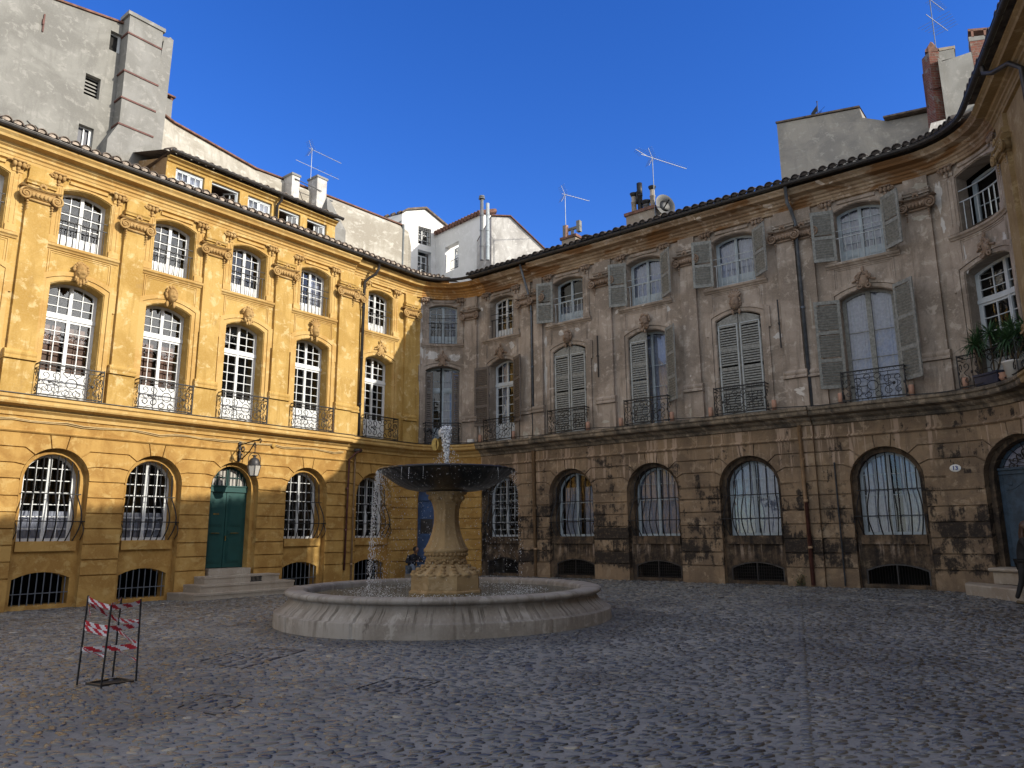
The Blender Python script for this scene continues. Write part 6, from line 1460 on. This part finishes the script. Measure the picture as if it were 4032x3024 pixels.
yucca(P(39.25, 5.32, .20), [(-.2, -.1, .78), (.05, .1, .95)], 'left yucca with two drooping rosettes on the right balcony', 1, 0)
yucca(P(39.62, 5.32, .22), [(.0, 0, 1.0), (.18, -.2, .8)], 'middle yucca in the dark planter on the right balcony', 1, 0)
yucca(P(40.3, 5.4, .20), [(-.1, -.1, .62), (.12, .05, .85), (.05, -.3, .6), (.0, -.55, .75)], 'bushy yucca growing in the white pot by the right edge', 1, 0)
f = MB(); f.box(39.1, 39.85, 5.11, 5.36, .1, .34); f.box(39.07, 39.88, 5.33, 5.38, .07, .37); tag(f.build('planter', 'navy'), 'long dark plastic planter on the right balcony', 'planter')
f = MB(); f.lathe([(.001, 0), (.15, 0), (.20, .34), (.22, .35), (.22, .39), (.18, .39), (.17, .33), (.001, .33)], P(40.3, 5.11, .20), 20); tag(f.build('flower_pot', 'pottery', None, True), 'white flower pot on the balcony at the right edge', 'flower pot')
f = MB(); f.lathe([(.001, 0), (.07, 0), (.11, .08), (.09, .15), (.11, .18), (.08, .18), (.001, .14)], P(39.98, 5.11, .26), 16); tag(f.build('flower_pot', 'clay', None, True), 'small round terracotta pot between planter and white pot', 'flower pot')
# weeds at the wall foot
f = MB(); g = MB(); rr = random.Random(5); c0 = Vector(P(34.25, .27, .2))
for k in range(150):
    q = c0+Vector((rr.gauss(0, .10), rr.gauss(0, .06), abs(rr.gauss(0, .17)))); a = rr.random()*6.28; d = Vector((math.cos(a), math.sin(a), rr.uniform(-.2, .9))).normalized()*.05; s2 = d.cross(Vector((0, 0, 1)))*.5; f.add([q, q+d*.5+s2, q+d, q+d*.5-s2], [(0, 1, 2, 3)])
for k in range(6): g.tube([c0+Vector((0, 0, -.05)), c0+Vector((rr.gauss(0, .06), rr.gauss(0, .04), .3))], .005, 4)
wd = thing('weed', 'leafy green weed sprouting at the foot of the sooty wall beside the brown downpipe', 'weed', tuple(c0)); f.build('leaves', 'leaf', wd); g.build('stem', 'stem', wd)
# ------------------------------------------------------------------ people
def skinned(name, chains, mats, par, sub=2, root=0):
    """chains: {idx: (pos, radius)}, edges"""
    pts, edges = chains; me = bpy.data.meshes.new(name); me.from_pydata([p for p, r in pts], edges, []); ob = bpy.data.objects.new(name, me); COL.objects.link(ob)
    md = ob.modifiers.new('skin', 'SKIN'); 
    if not me.skin_vertices: bpy.context.view_layer.objects.active = ob
    lay = me.attributes.get('skin_vert')
    bm_ = None
    import bmesh
    bm = bmesh.new(); bm.from_mesh(me); L = bm.verts.layers.skin.verify(); bm.verts.ensure_lookup_table()
    for i, (p, r) in enumerate(pts):
        bm.verts[i][L].radius = (r, r) if not isinstance(r, tuple) else r; bm.verts[i][L].use_root = (i == root)
    bm.to_mesh(me); bm.free(); ob.modifiers.new('sub', 'SUBSURF').levels = sub; ob.modifiers['sub'].render_levels = sub
    dg = bpy.context.evaluated_depsgraph_get(); m2 = bpy.data.meshes.new_from_object(ob.evaluated_get(dg)); bpy.data.objects.remove(ob)
    m2.polygons.foreach_set('use_smooth', np.ones(len(m2.polygons), bool)); m2.materials.clear(); m2.materials.append(MT[mats]); o2 = bpy.data.objects.new(name, m2); COL.objects.link(o2); o2['_w'] = [0, 0, 0]
    if par is not None: o2.parent = par
    return o2
def hand(par, wrist, d, up, m='skin', s=1.):
    d = Vector(d).normalized(); up = Vector(up).normalized(); sd = d.cross(up).normalized(); w_ = Vector(wrist); pts = [(w_, .022*s), (w_+d*.05*s, (.034*s, .016*s)), (w_+d*.085*s, (.036*s, .014*s))]; ed = [(0, 1), (1, 2)]
    for k, L in enumerate((.055, .07, .075, .062)):
        b_ = w_+d*.09*s+sd*(.026-.0175*k)*s; i = len(pts); pts += [(b_, .009*s), (b_+(d*.8-up*.35)*L*.5*s, .0085*s), (b_+(d*.8-up*1.0)*L*.75*s, .007*s)]; ed += [(2, i), (i, i+1), (i+1, i+2)]
    i = len(pts); pts += [(w_+d*.03*s+sd*-.03*s, .011*s), (w_+d*.06*s+sd*-.055*s-up*.015*s, .0095*s), (w_+d*.085*s+sd*-.06*s-up*.03*s, .008*s)]; ed += [(1, i), (i, i+1), (i+1, i+2)]
    return skinned('hand', (pts, ed), m, par, 1)
def headmesh(par, c, fwd, m, s=1.0, tilt=0.):
    c = Vector(c); fw = Vector(fwd).normalized(); up = Vector((0, 0, 1)); up = (up-fw*up.dot(fw)).normalized(); sd = fw.cross(up).normalized(); mb = MB(); vs = []; n, mm = 24, 18
    for i in range(mm+1):
        t = math.pi*i/mm
        for k in range(n):
            a = 2*math.pi*k/n; x, y, z = math.sin(t)*math.cos(a), math.sin(t)*math.sin(a), math.cos(t)
            g = 1.0
            if y > 0:
                g += .20*math.exp(-((x/.13)**2+((z+.10)/.22)**2)); g -= .06*(math.exp(-(((x-.36)/.16)**2+((z-.12)/.10)**2))+math.exp(-(((x+.36)/.16)**2+((z-.12)/.10)**2))); g -= .05*math.exp(-((x/.22)**2+((z+.45)/.05)**2)); g += .06*math.exp(-((x/.3)**2+((z+.78)/.15)**2))
            wz = 1.0 if z > 0 else 1-.25*z*z
            vs.append(c+sd*(x*.075*g*wz*s)+fw*(y*.095*g*s)+up*(z*.118*s))
    mb.add(vs, [(i*n+k, i*n+(k+1) % n, (i+1)*n+(k+1) % n, (i+1)*n+k) for i in range(mm) for k in range(n)])
    for sg in (-1, 1): q = c+sd*sg*.078*s; mb.ico(q, .02*s, (.6, 1, 1.5), 8, 6)
    return mb.build('head', m, par, True)
def person_sitting():
    p0, n0 = fr(19.5); t0 = V2(-n0[1], n0[0]); base = P(19.5, .56, .35)
    pr_ = thing('person', 'seated man in dark jacket, cap and grey jeans looking at his phone', 'person', base)
    def W(a, f_, z): q = p0+t0*a+n0*f_; return Vector((q[0], q[1], z))     # a sideways, f_ forward
    sz_ = .40
    pv = W(0, .42, sz_+.10)
    body = [(pv, .15), (W(0, .46, .68), .15), (W(0, .56, .90), (.19, .13)), (W(0, .60, .98), .09), (W(0, .66, 1.05), .05),
            (W(-.20, .56, .93), .065), (W(-.40, .66, .74), .05), (W(-.14, .86, .78), .036),
            (W(.20, .56, .93), .065), (W(.38, .68, .74), .05), (W(.12, .88, .78), .036)]
    skinned('jacket', (body, [(0, 1), (1, 2), (2, 3), (3, 4), (2, 5), (5, 6), (6, 7), (2, 8), (8, 9), (9, 10)]), 'jack', pr_).location = -Vector(base)
    legs = [(pv, .15), (W(-.12, .50, sz_+.08), .10), (W(-.27, .86, .66), .075), (W(-.22, .98, .30), .055), (W(-.20, 1.0, .14), .045), (W(.12, .50, sz_+.08), .10), (W(.30, .84, .64), .075), (W(.30, .92, .45), .06), (W(.30, .93, .36), .05)]
    skinned('trousers', (legs, [(0, 1), (1, 2), (2, 3), (3, 4), (0, 5), (5, 6), (6, 7), (7, 8)]), 'jean', pr_).location = -Vector(base)
    hd = headmesh(pr_, W(0, .72, 1.17), Vector((n0[0], n0[1], -.75)), 'skin')
    neck = skinned('neck', ([(W(0, .60, 1.0), .055), (W(0, .69, 1.12), .05)], [(0, 1)]), 'skin', pr_); neck.location = -Vector(base)
    f = MB(); c = W(0, .69, 1.20); f.ico(c, .105, (1, 1, .95), 16, 10); b_ = W(0, .79, 1.19); f.tube([W(-.07, .76, 1.20), b_, W(.07, .76, 1.20)], .02, 6); f.build('cap', 'blackc', pr_, True)
    for sg in (-1, 1): h = hand(pr_, W(sg*.13, .87, .78), Vector((n0[0]*.5, n0[1]*.5, .1))-Vector((t0[0], t0[1], 0))*sg*.8, Vector((0, 0, 1))); h.location = -Vector(base)
    f = MB(); q = W(0, .92, .81); f.wbox(tuple(q), (.075, .008, .15), math.atan2(t0[1], t0[0]), (rad(-50), 'X')); f.build('phone', 'blackc', pr_)
    for x, y, z in ((-.20, 1.03, .10), (.30, .96, .345)):
        f = MB(); sh = [(W(x, y-.08, z+.0), (.042, .04)), (W(x, y+.04, z-.01), (.045, .035)), (W(x, y+.15, z-.03), (.038, .022))]; s_o = skinned('shoe', (sh, [(0, 1), (1, 2)]), 'shoe', pr_); s_o.location = -Vector(base)
person_sitting()
def person_standing():
    gx, gy = 10.47, 15.6; g0 = gz(gx, gy); base = (gx, gy, g0); pr_ = thing('person', 'woman with long brown hair and black coat standing at the right edge', 'person', base); B = Vector(base)
    rt = Vector((.83, .55, 0)).normalized(); fw = Vector((.55, -.83, 0)).normalized()   # stands sideways, leaning over the pushchair
    def W(a, f_, z): return rt*a+fw*f_+Vector((0, 0, z))
    pts = [(W(0, 0, .86), .14), (W(0, .02, 1.05), .13), (W(0, .08, 1.27), (.17, .12)), (W(0, .10, 1.36), .07), (W(.19, .10, 1.28), .06), (W(.22, .22, 1.03), .045), (W(.15, .42, .97), .034), (W(-.19, .10, 1.28), .06), (W(-.22, .22, 1.03), .045), (W(-.15, .42, .97), .034), (W(0, 0, .70), .17)]
    a = skinned('coat', (pts, [(0, 1), (1, 2), (2, 3), (2, 4), (4, 5), (5, 6), (2, 7), (7, 8), (8, 9), (0, 10)]), 'blackc', pr_)
    pts = [(W(0, 0, .85), .13), (W(.09, 0, .80), .09), (W(.10, .06, .45), .06), (W(.10, .02, .09), .042), (W(-.09, 0, .80), .09), (W(-.12, -.04, .45), .06), (W(-.16, -.16, .10), .042)]
    skinned('trousers', (pts, [(0, 1), (1, 2), (2, 3), (0, 4), (4, 5), (5, 6)]), 'blackc', pr_)
    headmesh(pr_, B+W(0, .15, 1.52), fw+Vector((0, 0, -.3)), 'skinl', .95); skinned('neck', ([(W(0, .10, 1.34), .05), (W(0, .13, 1.44), .045)], [(0, 1)]), 'skinl', pr_)
    f = MB(); c = B+W(0, .12, 1.55); f.ico(tuple(c), .12, (1, 1, 1), 16, 10)
    rr = random.Random(2)
    for k in range(26): an = math.pi*(.1+.8*k/25)+math.pi; e = rt*math.cos(an)*.11+fw*math.sin(an)*.10; f.tube([c+e*.8, c+e*1.15+Vector((0, 0, -.15)), c+e*1.2+Vector((rr.gauss(0, .015), rr.gauss(0, .015), -.40))], .026, 5, rr=[.03, .03, .01])
    f.build('hair', 'hairb', pr_, True)
    for sg in (-1, 1): hand(pr_, W(sg*.15, .43, .97), fw, Vector((0, 0, 1)), 'skinl', .9)
    for x, y in ((.10, .05), (-.16, -.13)): skinned('shoe', ([(W(x, y-.05, .045), (.038, .04)), (W(x, y+.06, .035), (.04, .03)), (W(x, y+.17, .025), (.034, .02))], [(0, 1), (1, 2)]), 'stem', pr_)
    pc = thing('pushchair', 'dark pushchair with small wheels in front of the woman at the right edge', 'pushchair', tuple(B+W(0, .75, 0)))
    Q = lambda a, f_, z: B+W(a, f_, z)
    for a_, f_ in ((-.22, .38), (.22, .38), (-.18, .98), (.18, .98)):
        c = Q(a_, f_, .10); wl = MB(); wl.tube([c+fw*(.085*math.cos(t_))+Vector((0, 0, .085*math.sin(t_))) for t_ in [2*math.pi*i/18 for i in range(18)]], .018, 6, True); wo2 = wl.build('wheel', 'blackc', pc, True)
        wl = MB(); wl.tube([c-rt*.008, c+rt*.008], .062, 14); wl.build('hub', 'ironw', wo2)
    f = MB()
    for sg in (-1, 1): f.tube([Q(sg*.2, .98, .12), Q(sg*.2, .62, .5), Q(sg*.2, .43, .98)], .013, 6); f.tube([Q(sg*.2, .38, .12), Q(sg*.2, .75, .48)], .013, 6)
    f.tube([Q(-.2, .43, .98), Q(.2, .43, .98)], .016, 6); f.build('frame', 'iron', pc)
    f = MB(); f.tube([Q(0, .95, .38), Q(0, .75, .36), Q(0, .62, .55), Q(0, .52, .85)], .16, 10, rr=[.12, .17, .17, .13]); f.build('seat', 'navy', pc, True)
person_standing()
# ------------------------------------------------------------------ ground
gm = MB(); nx, ny = 90, 90; xs = np.linspace(-60, 60, nx); ys = np.linspace(-40, 80, ny)
gm.add([(x, y, gz(x, y)) for y in ys for x in xs], [(j*nx+i, j*nx+i+1, (j+1)*nx+i+1, (j+1)*nx+i) for j in range(ny-1) for i in range(nx-1)])
struct(gm.build('ground', 'mort', None, True))
# pebbles: every stone is a small dome set in the mortar
def in_plaza(x, y):
    p = V2(x, y)
    if (p-oL)@NN(tL) < .0 or (p-B0)@NN(tB) < .02 or (p-D0)@NN(tR) < .05: return False
    return True
pit = np.array([[-4.74, 8.68], [-4.50, 8.54], [-4.27, 8.78], [-4.54, 8.96]])
def inpoly(x, y, pl):
    c = False; n = len(pl)
    for i in range(n):
        (x1, y1), (x2, y2) = pl[i], pl[(i+1) % n]
        if (y1 > y) != (y2 > y) and x < (x2-x1)*(y-y1)/(y2-y1)+x1: c = not c
    return c
covers = [[(-4.09, 10.12), (-3.80, 11.26), (-2.94, 10.95), (-3.32, 9.53)], [(-1.65, 8.21), (-1.36, 8.84), (-0.81, 8.55), (-1.12, 7.90)], [(-3.18, 7.46), (-3.08, 8.04), (-2.60, 7.81), (-2.66, 7.10)]]
K = 8; ring = np.array([(math.cos(2*math.pi*k/K), math.sin(2*math.pi*k/K)) for k in range(K)])
pal = np.array([(.068, .074, .080), (.048, .053, .060), (.092, .097, .10), (.115, .112, .105), (.17, .15, .12), (.24, .22, .18), (.032, .034, .042), (.10, .085, .07), (.30, .28, .24)]); pw = np.array([.27, .2, .20, .12, .045, .012, .12, .04, .004]); pw /= pw.sum()
V, Fc, Cc = [], [], []
def pebble(x, y, a, b, th, hgt, col, tilt):
    ct, st_ = math.cos(th), math.sin(th); z = gz(x, y); k0 = len(V)
    jit = rng.uniform(.88, 1.12, K)
    for sc2, hh in ((1.0, -.012), (.86, hgt*.62), (.48, hgt*.96)):
        for k in range(K):
            u_, v_ = ring[k]*sc2*(jit[k] if sc2 > .5 else 1); px, py = u_*a, v_*b
            V.append((x+px*ct-py*st_, y+px*st_+py*ct, z+hh+px*tilt[0]+py*tilt[1]))
    V.append((x, y, z+hgt))
    for r_ in range(2):
        for k in range(K): Fc.append((k0+r_*K+k, k0+r_*K+(k+1) % K, k0+(r_+1)*K+(k+1) % K, k0+(r_+1)*K+k))
    for k in range(K): Fc.append((k0+2*K+k, k0+2*K+(k+1) % K, k0+3*K, k0+3*K))
    Cc.extend([col]*(3*K+1))
y = 3.6
while y < 31:
    dist = max(3.6, y); dy = .078 if y < 9 else (.10 if y < 14 else .13)
    hw = min(16.5, .74*y+1.8); x = -hw-rng.random()*.1
    while x < hw:
        big = 1.35 if (x < -1.5 and y < 9) else 1.0
        dx = rng.uniform(.10, .185)*(1 if y < 9 else 1.15 if y < 14 else 1.4)*big**.5
        if in_plaza(x, y) and (x-FC[0])**2+(y-FC[1])**2 > 3.27**2 and not inpoly(x, y, pit):
            cov = any(inpoly(x, y, c_) for c_ in covers)
            th0 = .25*math.sin(x*.5+1)+.2*math.sin(y*.6)+(.9 if cov else 0)
            i = rng.choice(9, p=pw); lf = 1.0+(.35 if x < -1 else 0)*rng.random()
            col = pal[i]*rng.uniform(.8, 1.2)*lf*(.62 if cov else 1)
            b_ = dy*rng.uniform(.28, .46); a_ = dx*rng.uniform(.36, .49)
            sx = 7.35+(19.89-y)*(-5.33/14.17); sd_ = x-sx
            if -.025 < sd_ < .02: x += dx; continue
            if rng.random() > .04: pebble(x+rng.normal(0, .014), y+rng.normal(0, .018), a_, b_, th0+rng.normal(0, .28), rng.uniform(.007, .017), (*np.minimum(col, .6), 1.), rng.normal(0, .07, 2))
        x += dx
    if y < 20: sx = 7.35+(19.89-y)*(-5.33/14.17); pebble(sx+.075, y, .055*rng.uniform(.8, 1.2), dy*.42, rng.normal(0, .15), .012, (*(pal[rng.choice(4)]*1.3), 1.), rng.normal(0, .04, 2))
    y += dy
me = bpy.data.meshes.new('cobblestones'); me.from_pydata(V, [], [f_ if f_[2] != f_[3] else f_[:3] for f_ in Fc]); at_ = me.color_attributes.new('pcol', 'FLOAT_COLOR', 'POINT'); at_.data.foreach_set('color', np.array(Cc, np.float32).ravel())
me.polygons.foreach_set('use_smooth', np.ones(len(me.polygons), bool)); me.materials.append(MT['cob']); co = bpy.data.objects.new('cobblestones', me); COL.objects.link(co); struct(co)
# a straight row of larger stones with a mortar joint, running towards the camera
# cover frames and open pit
for i, (c_, lab) in enumerate(zip(covers, ('cobble filled inspection cover frame left of the fountain', 'small cobble filled cover in front of the fountain', 'cobble filled cover nearest the camera at left'))):
    f = MB(); n = 4
    for k in range(4):
        a, b_ = V2(*c_[k]), V2(*c_[(k+1) % 4]); f.tube([(a[0], a[1], gz(*a)+.006), (b_[0], b_[1], gz(*b_)+.003)], .006, 4)
    tag(f.build('inspection_cover', 'pipe'), lab, 'inspection cover')
f = MB(); pz = [gz(*q) for q in pit]
for k in range(4):
    a, b_ = pit[k], pit[(k+1) % 4]; f.add([(a[0], a[1], pz[k]+.012), (b_[0], b_[1], pz[k]+.012), (b_[0], b_[1], pz[k]-.02), (a[0], a[1], pz[k]-.02)], [(0, 1, 2, 3)]); f.tube([(a[0], a[1], pz[k]+.012), (b_[0], b_[1], pz[k]+.012)], .016, 4)
ptf = f.build('drain_pit', 'pipe'); tag(ptf, 'open square drain pit under the taped rods', 'drain')
f = MB(); q = pit.mean(0); f.add([(p_[0], p_[1], pz[0]+.006) for p_ in (pit-q)*.96+q], [(0, 1, 2, 3)]); f.build('shadowed_bottom' if 0 else 'pit_dark_sheet', 'dark', ptf)  # flat black sheet over the ground, painted for the pit's dark depth
for ob in list(bpy.data.objects):
    if '_w' in ob: del ob['_w']
